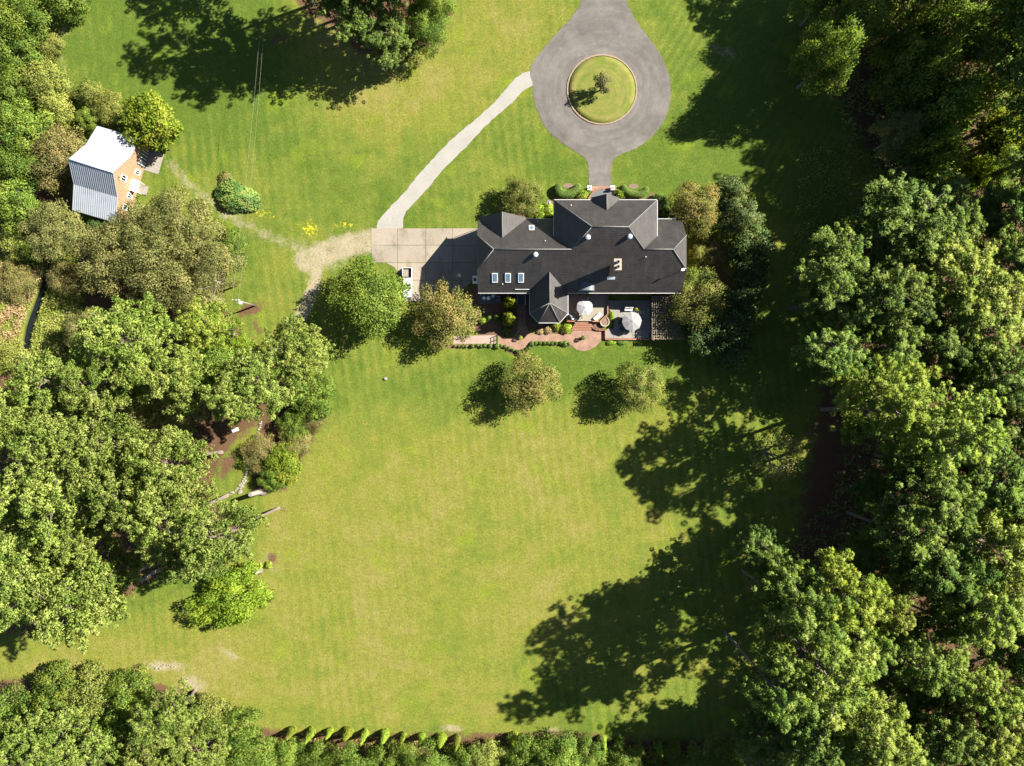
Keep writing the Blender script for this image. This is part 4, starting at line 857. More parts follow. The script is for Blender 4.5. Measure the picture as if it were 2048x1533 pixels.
TREES = [
# --- lone trees round the house and on the lawns
('plum', 1205, 168, 17, 5.6, 'small dark plum tree in the middle of the round island', None),
('myrtle_green', 1044, 396, 43, 6.0, 'olive crape myrtle by the front wall left of the front door', 'crape myrtles near the house'),
('myrtle', 1387, 420, 53, 8.0, 'golden crape myrtle at the house\'s front right corner', 'crape myrtles near the house'),
('myrtle_green', 1402, 600, 60, 8.0, 'olive crape myrtle over the pergola at the rear right corner', 'crape myrtles near the house'),
('myrtle', 893, 630, 66, 8.6, 'orange-tinged crape myrtle beside the white pickup', 'crape myrtles near the house'),
('oak', 737, 600, 73, 11.5, 'rounded green oak left of the white pickup', None),
('myrtle', 1058, 770, 58, 8.0, 'rusty crape myrtle on the back lawn, left of the pair', 'pair of crape myrtles on the back lawn'),
('myrtle_green', 1276, 778, 54, 8.0, 'green crape myrtle on the back lawn, right of the pair', 'pair of crape myrtles on the back lawn'),
('bare', 1550, 910, 60, 9.5, 'thin pale-branched dogwood in the dappled shade at right', None),
# --- dark evergreen row east of the house
('magnolia', 1462, 385, 34, 7.5, 'dark magnolia at the top end of the evergreen row', 'evergreen row east of the house'),
('magnolia', 1482, 436, 42, 8.0, 'dark magnolia second from the top of the evergreen row', 'evergreen row east of the house'),
('magnolia', 1505, 492, 42, 8.0, 'dark magnolia third from the top of the evergreen row', 'evergreen row east of the house'),
('magnolia', 1500, 545, 40, 7.5, 'dark magnolia halfway down the evergreen row', 'evergreen row east of the house'),
('magnolia', 1482, 603, 36, 7.5, 'dark magnolia beside the rear crape myrtle', 'evergreen row east of the house'),
('magnolia', 1470, 658, 40, 8.5, 'dark magnolia near the bottom of the evergreen row', 'evergreen row east of the house'),
('magnolia', 1415, 665, 44, 8.0, 'dark magnolia just below the pergola', 'evergreen row east of the house'),
('magnolia', 1470, 705, 34, 7.0, 'dark magnolia at the bottom end of the evergreen row', 'evergreen row east of the house'),
('scrub', 1432, 505, 26, 2.2, 'low brownish shrub in the mulch east of the house', None),
('wild', 1400, 505, 20, 2.5, 'bright green shrub against the east wall of the house', None),
# --- top group
('pine_deep', 700, 20, 58, 16, 'blue-green pine at the top edge, left tree of the clump by the dry lawn', 'clump at the top edge'),
('pine_deep', 790, 74, 50, 12, 'round pine at the foot of the clump at the top edge', 'clump at the top edge'),
('oak', 845, 58, 50, 11, 'leafy oak on the right side of the clump at the top edge', 'clump at the top edge'),
('oak', 862, 10, 46, 12, 'leafy oak at the very top of the clump, right side', 'clump at the top edge'),
('pine_deep', 760, -40, 60, 22, 'tall pine rising out of frame above the top clump', 'clump at the top edge'),
('pine_deep', 650, -75, 70, 27, 'tall pine beyond the top edge', 'tall pines beyond the top edge'),
('pine_deep', 560, -120, 70, 28, 'tall pine beyond the top edge', 'tall pines beyond the top edge'),
('pine_deep', 740, -150, 75, 30, 'tall pine beyond the top edge', 'tall pines beyond the top edge'),
('pine_deep', 860, -110, 60, 26, 'tall pine beyond the top edge', 'tall pines beyond the top edge'),
('pine_deep', 480, -170, 60, 20, 'tall pine beyond the top edge', 'tall pines beyond the top edge'),
# --- upper left woods
('oak', 40, 22, 62, 9, 'leafy oak in the top left corner', 'trees of the upper left woods'),
('thicket', 130, -20, 50, 8, 'dark bushy tree on the top edge beside the top left corner oak', 'trees of the upper left woods'),
('thicket', 35, 95, 52, 7, 'bushy tree just below the top left corner oak', 'trees of the upper left woods'),
('wild', 92, 92, 30, 4, 'yellow-green bush by the bend of the dirt lane top left', 'trees of the upper left woods'),
('wild', 85, 165, 46, 6, 'pale green bush beside the dirt lane top left', 'trees of the upper left woods'),
('thicket', 22, 180, 52, 7, 'bushy tree on the left edge level with the lane bend', 'trees of the upper left woods'),
('wild', 110, 222, 38, 5, 'olive bush where the dirt lane ends, above the barn', 'trees of the upper left woods'),
('thicket', 45, 255, 56, 8, 'bushy tree on the left edge level with the barn roof top', 'trees of the upper left woods'),
('wild', 176, 186, 28, 4.5, 'yellow-green shrub above the barn, left of two', 'shrubs above the barn'),
('wild', 212, 212, 34, 4.0, 'olive shrub above the barn roof, right of two', 'shrubs above the barn'),
('thicket', 175, 238, 24, 4.0, 'dark green shrub against the barn\'s back corner', 'shrubs above the barn'),
('bright', 306, 246, 50, 8.5, 'bright yellow-green maple at the barn\'s upper right corner', None),
('scrub', 112, 312, 66, 7.5, 'brownish scrub tree left of the barn roof', 'trees left of the barn'),
('thicket', 28, 322, 52, 8, 'green tree on the left edge beside the brownish scrub tree', 'trees left of the barn'),
('thicket', 20, 408, 52, 9, 'green tree on the left edge level with the barn\'s lower roof', 'trees left of the barn'),
('olive', 112, 462, 62, 8.5, 'olive tree at the barn\'s lower left corner', 'trees left of the barn'),
('wild', 40, 478, 46, 4, 'pale scrub on the left edge above the ditch', 'scrub along the ditch'),
('scrub', 30, 560, 44, 3, 'dry brown scrub on the left edge left of the ditch', 'scrub along the ditch'),
('scrub', 128, 560, 36, 4, 'brown scrub on the right bank of the ditch', 'scrub along the ditch'),
('wild', 20, 715, 40, 3.5, 'low green scrub at the lower end of the ditch', 'scrub along the ditch'),
('thicket', 65, 500, 28, 4, 'dark shrub overhanging the head of the ditch', 'scrub along the ditch'),
# --- large olive willow oaks below the barn
('olive', 288, 462, 62, 12, 'olive willow oak touching the barn\'s lower right corner', 'willow oaks below the barn'),
('olive', 358, 452, 76, 12, 'broad willow oak nearest the lawn below the barn', 'willow oaks below the barn'),
('olive', 232, 520, 74, 13, 'willow oak on the shaded ditch side below the barn', 'willow oaks below the barn'),
('olive', 318, 540, 82, 14, 'largest willow oak in the middle of the group below the barn', 'willow oaks below the barn'),
('olive', 408, 530, 66, 11, 'willow oak with bare twigs left of the utility pole', 'willow oaks below the barn'),
('olive', 400, 598, 56, 10, 'willow oak just left of the utility pole foot', 'willow oaks below the barn'),
('thicket', 458, 492, 34, 5, 'dark green shrub under the power lines', None),
('magnolia', 205, 455, 26, 5, 'dark bush under the barn\'s lower eave', None),
('lime', 478, 700, 34, 5, 'green bush at the lawn edge below the utility pole', None),
# --- left pines
('pine', 255, 680, 88, 23, 'broad pale pine left of the yellow-green tree', 'pines of the left woods'),
('olive', 175, 660, 44, 10, 'olive tree on the ditch side of the broad pale pine', 'trees of the left woods'),
('pine_lime', 428, 662, 52, 14, 'yellow-green tree below the utility pole shadow', None),
('pine', 348, 745, 74, 23, 'pine below the broad pale pine', 'pines of the left woods'),
('oak', 440, 735, 58, 12, 'green oak between the yellow-green tree and the lawn-edge pines', 'trees of the left woods'),
('pine', 602, 700, 60, 19, 'rounded pine at the lawn edge nearest the green oak by the pickup', 'pines at the left lawn edge'),
('pine', 540, 772, 66, 21, 'pine at the lawn edge above the stone path', 'pines at the left lawn edge'),
('pine', 470, 800, 54, 22, 'pine shading the garden bench', 'pines at the left lawn edge'),
('thicket', 618, 800, 46, 6, 'leafy shrub tree bulging onto the lawn below the lawn-edge pines', 'bed at the left lawn edge'),
('pine', 90, 770, 66, 24, 'pine on the left side just below the ditch', 'pines of the left woods'),
('pine', 195, 790, 60, 24, 'dark-shaded pine right of the one below the ditch', 'pines of the left woods'),
('olive', 330, 835, 70, 12, 'olive tree in the hollow above the cleared brown bank', 'trees of the left woods'),
('pine', 30, 850, 62, 26, 'pine on the left edge, first below the ditch', 'pines of the left woods'),
('pine', 110, 890, 74, 28, 'pine beside the left edge in the upper half of the left woods', 'pines of the left woods'),
('pine', 215, 900, 74, 28, 'pine in the thick of the left woods, upper row middle', 'pines of the left woods'),
('pine', 340, 930, 74, 29, 'pine overlooking the brown bank and stone path', 'pines of the left woods'),
('pine', 30, 985, 66, 28, 'pine on the left edge halfway down the left woods', 'pines of the left woods'),
('pine', 140, 1000, 80, 30, 'large pine in the middle of the left woods', 'pines of the left woods'),
('pine', 258, 985, 66, 30, 'pine in the middle row, right of the large one', 'pines of the left woods'),
('pine', 345, 1035, 76, 31, 'pine behind the two leaning lawn-edge trunks', 'pines of the left woods'),
('pine', 450, 1074, 62, 36, 'tall pine whose long pale trunk leans in from the lawn', 'pines of the left woods'),
('pine', 30, 1100, 70, 28, 'pine on the left edge in the lower left woods', 'pines of the left woods'),
('pine', 180, 1065, 52, 27, 'shaded pine at the dark clearing of the left woods', 'pines of the left woods'),
('pine', 400, 1115, 50, 27, 'pine directly above the bright green cypress bush', 'pines of the left woods'),
('pine', 60, 1195, 76, 27, 'pine near the left edge at the foot of the left woods', 'pines of the left woods'),
('pine', 168, 1195, 84, 28, 'broad pine at the foot of the left woods beside the long shadow', 'pines of the left woods'),
('pine', 235, 1150, 44, 24, 'smaller pine beside the pale rock patch', 'pines of the left woods'),
('lime', 460, 1195, 70, 6.0, 'bright green feathery cypress bush bulging onto the left lawn', None),
# --- bed at the stone path
('scrub', 520, 905, 38, 3.5, 'brownish bush on the left side of the stone path bed', 'bed at the left lawn edge'),
('bright', 565, 930, 36, 4, 'yellow-leaved bush in the stone path bed', 'bed at the left lawn edge'),
('thicket', 545, 958, 28, 3.5, 'green bush at the lower tip of the stone path bed', 'bed at the left lawn edge'),
('scrub', 592, 885, 34, 3.5, 'reddish-brown bush on the lawn side of the stone path bed', 'bed at the left lawn edge'),
('thicket', 640, 775, 30, 4, 'green bush on the lawn edge above the leafy shrub tree', 'bed at the left lawn edge'),
('scrub', 628, 838, 30, 3.5, 'brown-green bush on the lawn edge below the leafy shrub tree', 'bed at the left lawn edge'),
('bright', 572, 905, 26, 3.5, 'small yellow bush wedged in the middle of the stone path bed', 'bed at the left lawn edge'),
('thicket', 590, 850, 34, 4, 'green bush at the top of the stone path bed', 'bed at the left lawn edge'),
# --- bottom left and bottom hedge woods
('thicket', 110, 1385, 58, 7, 'dark shrubby tree at the lawn edge, left of two round ones, bottom left', 'woods along the bottom edge'),
('wild', 180, 1395, 56, 7, 'yellow-green tree between the two dark round ones bottom left', 'woods along the bottom edge'),
('thicket', 262, 1385, 46, 7, 'dark round tree at the lawn edge, right of two, bottom left', 'woods along the bottom edge'),
('oak', 20, 1440, 62, 12, 'leafy tree in the bottom left corner, upper one on the left edge', 'woods along the bottom edge'),
('pine', 330, 1440, 62, 17, 'pale pine behind the right dark round tree bottom left', 'woods along the bottom edge'),
('oak', 250, 1455, 56, 12, 'leafy tree in the bottom left woods behind the two round ones', 'woods along the bottom edge'),
('wild', 420, 1435, 44, 7, 'yellow-green tree by the brown straw patch bottom left', 'woods along the bottom edge'),
('thicket', 480, 1455, 40, 7, 'dark shrubby tree where the woods reach the row of clipped conifers', 'woods along the bottom edge'),
('pine', 120, 1475, 72, 18, 'pine in the bottom left woods near the left edge', 'woods along the bottom edge'),
('pine', 40, 1525, 66, 18, 'pine in the bottom left corner itself', 'woods along the bottom edge'),
('pine', 210, 1520, 70, 18, 'pine on the bottom edge, second from the left corner', 'woods along the bottom edge'),
('pine', 310, 1520, 66, 18, 'pine on the bottom edge, third from the left corner', 'woods along the bottom edge'),
('pine', 405, 1505, 64, 17, 'pine on the bottom edge, fourth from the left corner', 'woods along the bottom edge'),
('oak', 500, 1520, 56, 11, 'leafy tree on the bottom edge below the first clipped conifer', 'woods along the bottom edge'),
('thicket', 565, 1520, 42, 7, 'bushy tree behind the second clipped conifer from the left', 'woods along the bottom edge'),
('thicket', 635, 1534, 46, 7, 'bushy tree behind the third clipped conifer from the left', 'woods along the bottom edge'),
('oak', 700, 1542, 50, 9, 'leafy tree behind the fourth and fifth clipped conifers', 'woods along the bottom edge'),
('thicket', 775, 1534, 46, 7, 'bushy tree behind the sixth clipped conifer from the left', 'woods along the bottom edge'),
('oak', 845, 1540, 50, 9, 'leafy tree behind the eighth clipped conifer from the left', 'woods along the bottom edge'),
('thicket', 925, 1534, 46, 6, 'bushy tree behind the tenth clipped conifer', 'woods along the bottom edge'),
('wild', 972, 1522, 40, 5, 'yellow-green bush in the gap of the clipped conifer row', 'woods along the bottom edge'),
('thicket', 1050, 1512, 42, 6, 'bushy tree just right of the lone middle conifer', 'woods along the bottom edge'),
('oak', 1120, 1532, 56, 9, 'leafy tree on the bottom edge below the bare sandy patch', 'woods along the bottom edge'),
('thicket', 1175, 1517, 40, 6, 'bushy tree left of the right-hand conifer row', 'woods along the bottom edge'),
('thicket', 1250, 1542, 46, 6, 'bushy tree behind the right-hand conifer row, left one', 'woods along the bottom edge'),
('thicket', 1335, 1547, 46, 6, 'bushy tree behind the right-hand conifer row, right one', 'woods along the bottom edge'),
('oak', 1432, 1525, 52, 10, 'bright leafy tree on the bottom edge at the right end of the conifer row', 'woods along the bottom edge'),
# --- right woods, bottom to top
('pine_deep', 1530, 1470, 60, 14, 'shaded tree on the bottom edge where the woods begin at right', 'right-hand woods'),
('pine', 1640, 1505, 70, 27, 'pine on the bottom edge right of the shaded one', 'right-hand woods'),
('pine', 1740, 1460, 84, 30, 'pale pine with visible limbs near the bottom edge', 'right-hand woods'),
('pine', 1815, 1520, 66, 24, 'pine on the bottom edge below the notch in the right woods', 'right-hand woods'),
('pine', 1655, 1330, 96, 34, 'very broad bright pine jutting furthest onto the lawn at lower right', 'right-hand woods'),
('pine', 1585, 1222, 70, 34, 'darker pine on the lawn side above the very broad one', 'right-hand woods'),
('pine_lime', 1670, 1180, 72, 31, 'bright yellow-green pine above the very broad one', 'right-hand woods'),
('pine', 1545, 1375, 62, 35, 'tall pine at the lawn-side lower flank of the very broad one', 'right-hand woods'),
('pine_deep', 1575, 1165, 50, 25, 'pine at the rusty dead bush on the lawn side', 'right-hand woods'),
('pine', 1765, 1215, 46, 27, 'narrow pine at the dark gap right of the bright one', 'right-hand woods'),
('pine', 1735, 1280, 46, 26, 'narrow pine between the very broad one and the dark gap', 'right-hand woods'),
('pine', 1840, 1325, 58, 26, 'pine below the dark gap of the lower right woods', 'right-hand woods'),
('pine', 1935, 1375, 62, 27, 'pale pine right of the one below the dark gap', 'right-hand woods'),
('pine', 1985, 1450, 76, 27, 'broad pale pine in the lower right corner area', 'right-hand woods'),
('pine', 1880, 1450, 66, 26, 'pine between the limbed one and the corner pine', 'right-hand woods'),
('pine', 2030, 1530, 66, 24, 'pine in the bottom right corner itself', 'right-hand woods'),
('rust', 1510, 1170, 16, 4, 'small rusty dead bush at the lawn-side edge of the right woods', None),
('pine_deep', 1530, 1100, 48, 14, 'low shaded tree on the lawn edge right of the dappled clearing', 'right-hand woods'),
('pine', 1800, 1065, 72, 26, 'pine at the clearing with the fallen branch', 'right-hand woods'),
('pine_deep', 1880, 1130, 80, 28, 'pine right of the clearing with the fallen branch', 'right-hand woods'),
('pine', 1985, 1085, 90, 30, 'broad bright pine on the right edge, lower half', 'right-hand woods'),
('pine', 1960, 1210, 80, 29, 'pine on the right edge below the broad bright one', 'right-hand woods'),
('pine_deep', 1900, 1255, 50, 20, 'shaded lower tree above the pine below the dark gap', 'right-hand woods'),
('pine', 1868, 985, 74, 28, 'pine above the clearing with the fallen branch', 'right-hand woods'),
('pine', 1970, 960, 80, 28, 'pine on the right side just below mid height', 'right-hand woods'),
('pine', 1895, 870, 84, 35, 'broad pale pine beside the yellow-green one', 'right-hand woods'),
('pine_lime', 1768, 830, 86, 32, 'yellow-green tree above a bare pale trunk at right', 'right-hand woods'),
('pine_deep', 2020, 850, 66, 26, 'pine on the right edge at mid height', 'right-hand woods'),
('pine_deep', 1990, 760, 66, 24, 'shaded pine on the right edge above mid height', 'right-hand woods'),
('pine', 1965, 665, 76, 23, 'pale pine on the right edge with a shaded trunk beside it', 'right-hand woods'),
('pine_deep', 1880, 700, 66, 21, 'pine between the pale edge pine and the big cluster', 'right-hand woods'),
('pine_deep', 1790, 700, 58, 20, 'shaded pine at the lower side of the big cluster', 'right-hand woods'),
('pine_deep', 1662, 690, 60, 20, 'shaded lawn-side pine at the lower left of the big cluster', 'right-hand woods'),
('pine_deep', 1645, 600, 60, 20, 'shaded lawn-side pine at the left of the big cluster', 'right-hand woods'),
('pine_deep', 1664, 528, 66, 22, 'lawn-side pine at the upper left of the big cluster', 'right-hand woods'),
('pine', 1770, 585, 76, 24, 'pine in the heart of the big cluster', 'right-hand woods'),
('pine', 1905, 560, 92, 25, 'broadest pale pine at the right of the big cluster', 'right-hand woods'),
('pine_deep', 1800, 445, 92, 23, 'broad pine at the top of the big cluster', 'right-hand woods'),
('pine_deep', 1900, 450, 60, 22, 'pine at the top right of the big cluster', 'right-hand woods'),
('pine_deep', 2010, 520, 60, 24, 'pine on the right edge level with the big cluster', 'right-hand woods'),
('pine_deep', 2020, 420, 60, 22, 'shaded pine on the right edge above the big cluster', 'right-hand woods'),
# --- upper right, shaded broadleaf woods
('oak', 1700, 55, 58, 20, 'tree with sunlit yellow tip in the shaded upper right woods', 'upper right woods'),
('oak', 1650, 120, 60, 21, 'shaded tree furthest out on the upper right lawn', 'upper right woods'),
('oak', 1640, 5, 52, 15, 'yellow-topped tree on the top edge of the upper right woods', 'upper right woods'),
('thicket', 1800, 60, 66, 14, 'shaded tree on the top edge right of the sunlit tip', 'upper right woods'),
('oak', 1900, 60, 70, 15, 'shaded tree on the top edge nearer the right corner', 'upper right woods'),
('oak', 2000, 40, 70, 16, 'shaded tree in the top right corner', 'upper right woods'),
('oak', 1985, 150, 76, 17, 'partly lit tree on the right edge below the top right corner', 'upper right woods'),
('thicket', 1830, 150, 66, 20, 'shaded tree in the dark middle of the upper right woods', 'upper right woods'),
('thicket', 1900, 215, 70, 20, 'shaded tree left of the edge trees, upper right', 'upper right woods'),
('olive', 1795, 270, 44, 15, 'small olive tree at the shaded lawn corner, upper right', 'upper right woods'),
('thicket', 1865, 310, 60, 18, 'shaded tree just above the big pine cluster', 'upper right woods'),
('bright', 2010, 270, 56, 14, 'yellow-leaved tree on the right edge of the upper right woods', 'upper right woods'),
('lime', 1945, 350, 34, 12, 'small lit tree between the big cluster and the yellow-leaved tree', 'upper right woods'),
('oak', 1990, 335, 54, 12, 'shaded tree on the right edge below the yellow-leaved one', 'upper right woods'),
]
for k, px, py, r, h, lab, grp in TREES:
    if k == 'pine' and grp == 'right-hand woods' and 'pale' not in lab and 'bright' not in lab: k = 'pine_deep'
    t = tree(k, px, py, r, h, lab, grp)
    if 'feathery cypress' in lab: t.rotation_euler = (0, 0, .48); t.scale = (t.scale[0] * 1.25, t.scale[1] * .86, t.scale[2])
# tall pines standing just outside the frame, upper right: they throw the long shade there
for i, (px, py, r, h) in enumerate([(2120, 60, 90, 34), (2130, -40, 90, 34), (2020, -90, 90, 34), (1920, -110, 90, 28), (1860, -130, 90, 24), (1765, -160, 70, 22), (1800, -70, 70, 22), (2130, 170, 90, 34), (2140, 290, 90, 33), (2130, 400, 80, 25), (2140, 520, 70, 26), (2130, 640, 70, 26), (2130, 760, 70, 26), (2140, 900, 80, 28), (2130, 1010, 80, 28), (2140, 1140, 80, 28), (2130, 1270, 80, 28), (2130, 1400, 80, 27)]):
    tree('pine_deep', px, py, r, h, 'tall pine beyond the right-hand or top right edge', 'tall pines beyond the right edge')

for i, (px, py, r, h) in enumerate([(1760, 395, 40, 12), (1960, 440, 56, 17), (1850, 520, 50, 16), (1720, 640, 46, 14), (1840, 630, 50, 15), (1930, 740, 56, 17), (1715, 755, 44, 13), (1840, 770, 50, 16), (1950, 830, 54, 17), (1820, 925, 52, 17), (1925, 950, 56, 18), (1745, 985, 42, 12), (2010, 1015, 56, 18), (1830, 1140, 50, 16), (1720, 1110, 40, 12), (1910, 1190, 54, 17), (2010, 1290, 60, 20), (1800, 1265, 44, 14), (1880, 1370, 50, 17), (1800, 1400, 50, 17), (1700, 1400, 50, 18), (1600, 1440, 46, 15), (1930, 1500, 56, 19), (1700, 1525, 50, 17)]):  # extra pines added between the others to shade the woodland floor
    tree('pine_deep', px, py, r, h, 'lower pine added to shade a gap in the right-hand woods, %s from the top' % ['first', 'second', 'third', 'fourth', 'fifth', 'sixth', 'seventh', 'eighth', 'ninth', 'tenth', 'eleventh', 'twelfth', 'thirteenth', 'fourteenth', 'fifteenth', 'sixteenth', 'seventeenth', 'eighteenth', 'nineteenth', 'twentieth', 'twenty-first', 'twenty-second', 'twenty-third', 'last'][sorted([395, 440, 520, 640, 630, 740, 755, 770, 830, 925, 950, 985, 1015, 1140, 1110, 1190, 1290, 1265, 1370, 1400.1, 1400, 1440, 1500, 1525]).index(1400.1 if i == 19 else py)], 'lower pines added in the right-hand woods')

# ------------------------------------------------------------------ conifer row, shrubs, hedges
for i, (px, py) in enumerate([(586, 1459), (624, 1462), (661, 1461), (697, 1462), (732, 1463), (771, 1466), (808, 1468), (844, 1470), (883, 1474), (915, 1474), (1026, 1470), (1203, 1476), (1238, 1482), (1276, 1485), (1313, 1485), (1349, 1485), (1384, 1486), (1480, 1484)]):
    key = ('cone', i % 3)
    if key not in PROTO: PROTO[key] = (make_cone(900 + i, 'lime' if i % 3 else 'bright'), .75, 4.2)
    (tm, cm), _, _ = PROTO[key]; lab = ['first', 'second', 'third', 'fourth', 'fifth', 'sixth', 'seventh', 'eighth', 'ninth', 'tenth', 'eleventh', 'twelfth', 'thirteenth', 'fourteenth', 'fifteenth', 'sixteenth', 'seventeenth', 'last'][i]
    t = empty('conifer', (*P(px, py), 0), i * 1.3, 'narrow clipped conifer, %s from the left in the row at the lawn\'s bottom edge' % lab, 'conifer', 'row of narrow conifers')
    k = [.95, 1.12, .8, 1.2, .9, 1.05, .7][i % 7]; t.scale = (k, k * [1, .85, 1.15][i % 3], [1.0, 1.15, .82, .95, 1.25][i % 5]); link('trunk', tm, t); link('foliage', cm, t)

def shrub(px, py, rpx, h, mat, label, group=None, sq=1.0, n=900, L=.2, rz=None, name='shrub'):
    i = TN.get('sh' + mat, 0); TN['sh' + mat] = i + 1; key = ('sh' + mat, i % 2, n)
    if key not in PROTO: PROTO[key] = make_mound(hash_seed(mat, i), mat, 1.0, 1.0, n, L)
    sm, fm = PROTO[key]; r = rpx * .1; x, y = P(px, py, h * .6)
    t = empty(name, (x, y, 0), rz if rz is not None else rng_t.uniform(0, 6.28), label, 'shrub', group); t.scale = (r, r * sq, h); link('stem', sm, t); link('foliage', fm, t); return t
# row of little shrubs along the brick walk
ROW = [(75, 1045, 2.6), (140, 1050, 2.6), (200, 1050, 2.6), (255, 1050, 2.8), (350, 1045, 4.2), (430, 1035, 2.8), (490, 1050, 3.2), (545, 1035, 4.0), (630, 1040, 4.0), (740, 1050, 5.2), (800, 1040, 3.2), (870, 1055, 3.6), (930, 1080, 3.6), (990, 1105, 3.2), (1045, 1125, 3.2), (1085, 1142, 5.2), (1145, 1115, 3.2), (1205, 1095, 3.4), (1245, 1075, 3.2), (1290, 1015, 5.2), (1350, 1000, 3.6), (1420, 1000, 3.4), (1490, 1000, 3.4), (1545, 1000, 3.4), (1610, 1005, 3.4), (1670, 1000, 3.4), (1750, 1000, 4.0), (1810, 1010, 5.4), (1870, 1010, 3.2)]
ORD = ['first', 'second', 'third', 'fourth', 'fifth', 'sixth', 'seventh', 'eighth', 'ninth', 'tenth', 'eleventh', 'twelfth', 'thirteenth', 'fourteenth', 'fifteenth', 'sixteenth', 'seventeenth', 'eighteenth', 'nineteenth', 'twentieth', 'twenty-first', 'twenty-second', 'twenty-third', 'twenty-fourth', 'twenty-fifth', 'twenty-sixth', 'twenty-seventh', 'twenty-eighth', 'last']
for i, (a, b_, r) in enumerate(ROW): shrub(900 + a / 7.877, 560 + b_ / 7.877, r, .42 + r * .06, 'dark_shrub' if r > 3.9 else 'box', 'small mounded shrub, %s from the left in the bed along the brick walk' % ORD[i], 'little shrubs along the brick walk', n=420, L=.3)
shrub(1019, 604, 12.5, 4.6, 'bright', 'yellow-green clipped shrub beside the side steps, nearer the house', 'pair of yellow-green shrubs', n=2200, L=.2)
shrub(1018.5, 637, 13.5, 4.6, 'bright', 'yellow-green clipped shrub below its twin, nearer the walk', 'pair of yellow-green shrubs', n=2200, L=.2)
shrub(1013, 661, 9, 1.2, 'dark_shrub', 'dark shrub at the foot of the yellow-green pair')
shrub(995, 636, 7.5, 1.4, 'dark_shrub', 'dark green shrub left of the yellow-green pair'); shrub(965, 642, 6.5, 1.3, 'lime', 'small bright shrub at the edge of the orange crape myrtle'); shrub(978, 636, 5, .9, 'dark_shrub', 'small dark shrub between two others in the shaded bed')
shrub(1113, 654, 8.5, 1.1, 'bright', 'yellowish shrub under the south bay, middle one', 'shrubs under the south bay'); shrub(1133, 657, 10, 1.3, 'lime', 'green shrub next to the brick steps under the bay', 'shrubs under the south bay'); shrub(1096, 661, 8, .6, 'thatch', 'low tan shrub under the south bay, left end', 'shrubs under the south bay'); shrub(1080, 663, 7, .5, 'thatch', 'lowest tan shrub by the walk\'s inner bend', 'shrubs under the south bay')
shrub(1078, 424, 15, 1.5, 'lime', 'bright green shrub against the front wall beside the olive crape myrtle'); shrub(1096, 420, 12, 1.6, 'lime', 'green shrub at the inner corner of the front wall'); shrub(975, 433, 14, 1.2, 'dark_shrub', 'dark shrub at the garage gable\'s left corner')
shrub(1163, 388, 12.5, 1.3, 'lime', 'round green shrub left of the front landing'); shrub(1241, 386, 12, 1.3, 'lime', 'round green shrub right of the front landing')
shrub(1322, 420, 19, 2.2, 'dark_shrub', 'dark green shrub at the front right corner, under the golden crape myrtle', n=2000); shrub(1316, 400, 13, 1.6, 'dark_shrub', 'dark shrub beside the right notched hedge')
shrub(1387, 545, 10, 1.6, 'lime', 'light green shrub on the east wall above the rear crape myrtle'); shrub(1405, 480, 14, 1.8, 'lime', 'light green shrub between the east wall and the mulch')
shrub(1204, 623, 5, .9, 'bright', 'yellow-green plant in a pot at the terrace corner'); shrub(1319, 637, 12, 2.9, 'lime', 'bright green climber on the pergola\'s near post', n=1500)
shrub(1308, 672, 9, 1.2, 'dark_shrub', 'dark shrub at the lower patio\'s bottom corner'); shrub(1222, 686, 9, .6, 'lime', 'low green plant below the patio retaining wall, left one', sq=.5, rz=0); shrub(1245, 686, 10, .5, 'dark_shrub', 'low green plant below the patio retaining wall, right one', sq=.45, rz=0)
shrub(472, 393, 44, 2.0, 'blue', 'oval blue-green shrub mound on the lawn under the wires', n=6000, L=.13, sq=.62, rz=-.35)
shrub(449, 358, 14, .8, 'scrub', 'small brown weed clump above the oval shrub mound'); shrub(537, 1131, 7, .9, 'lime', 'small green plant in the brown mulch beside the cypress bush')

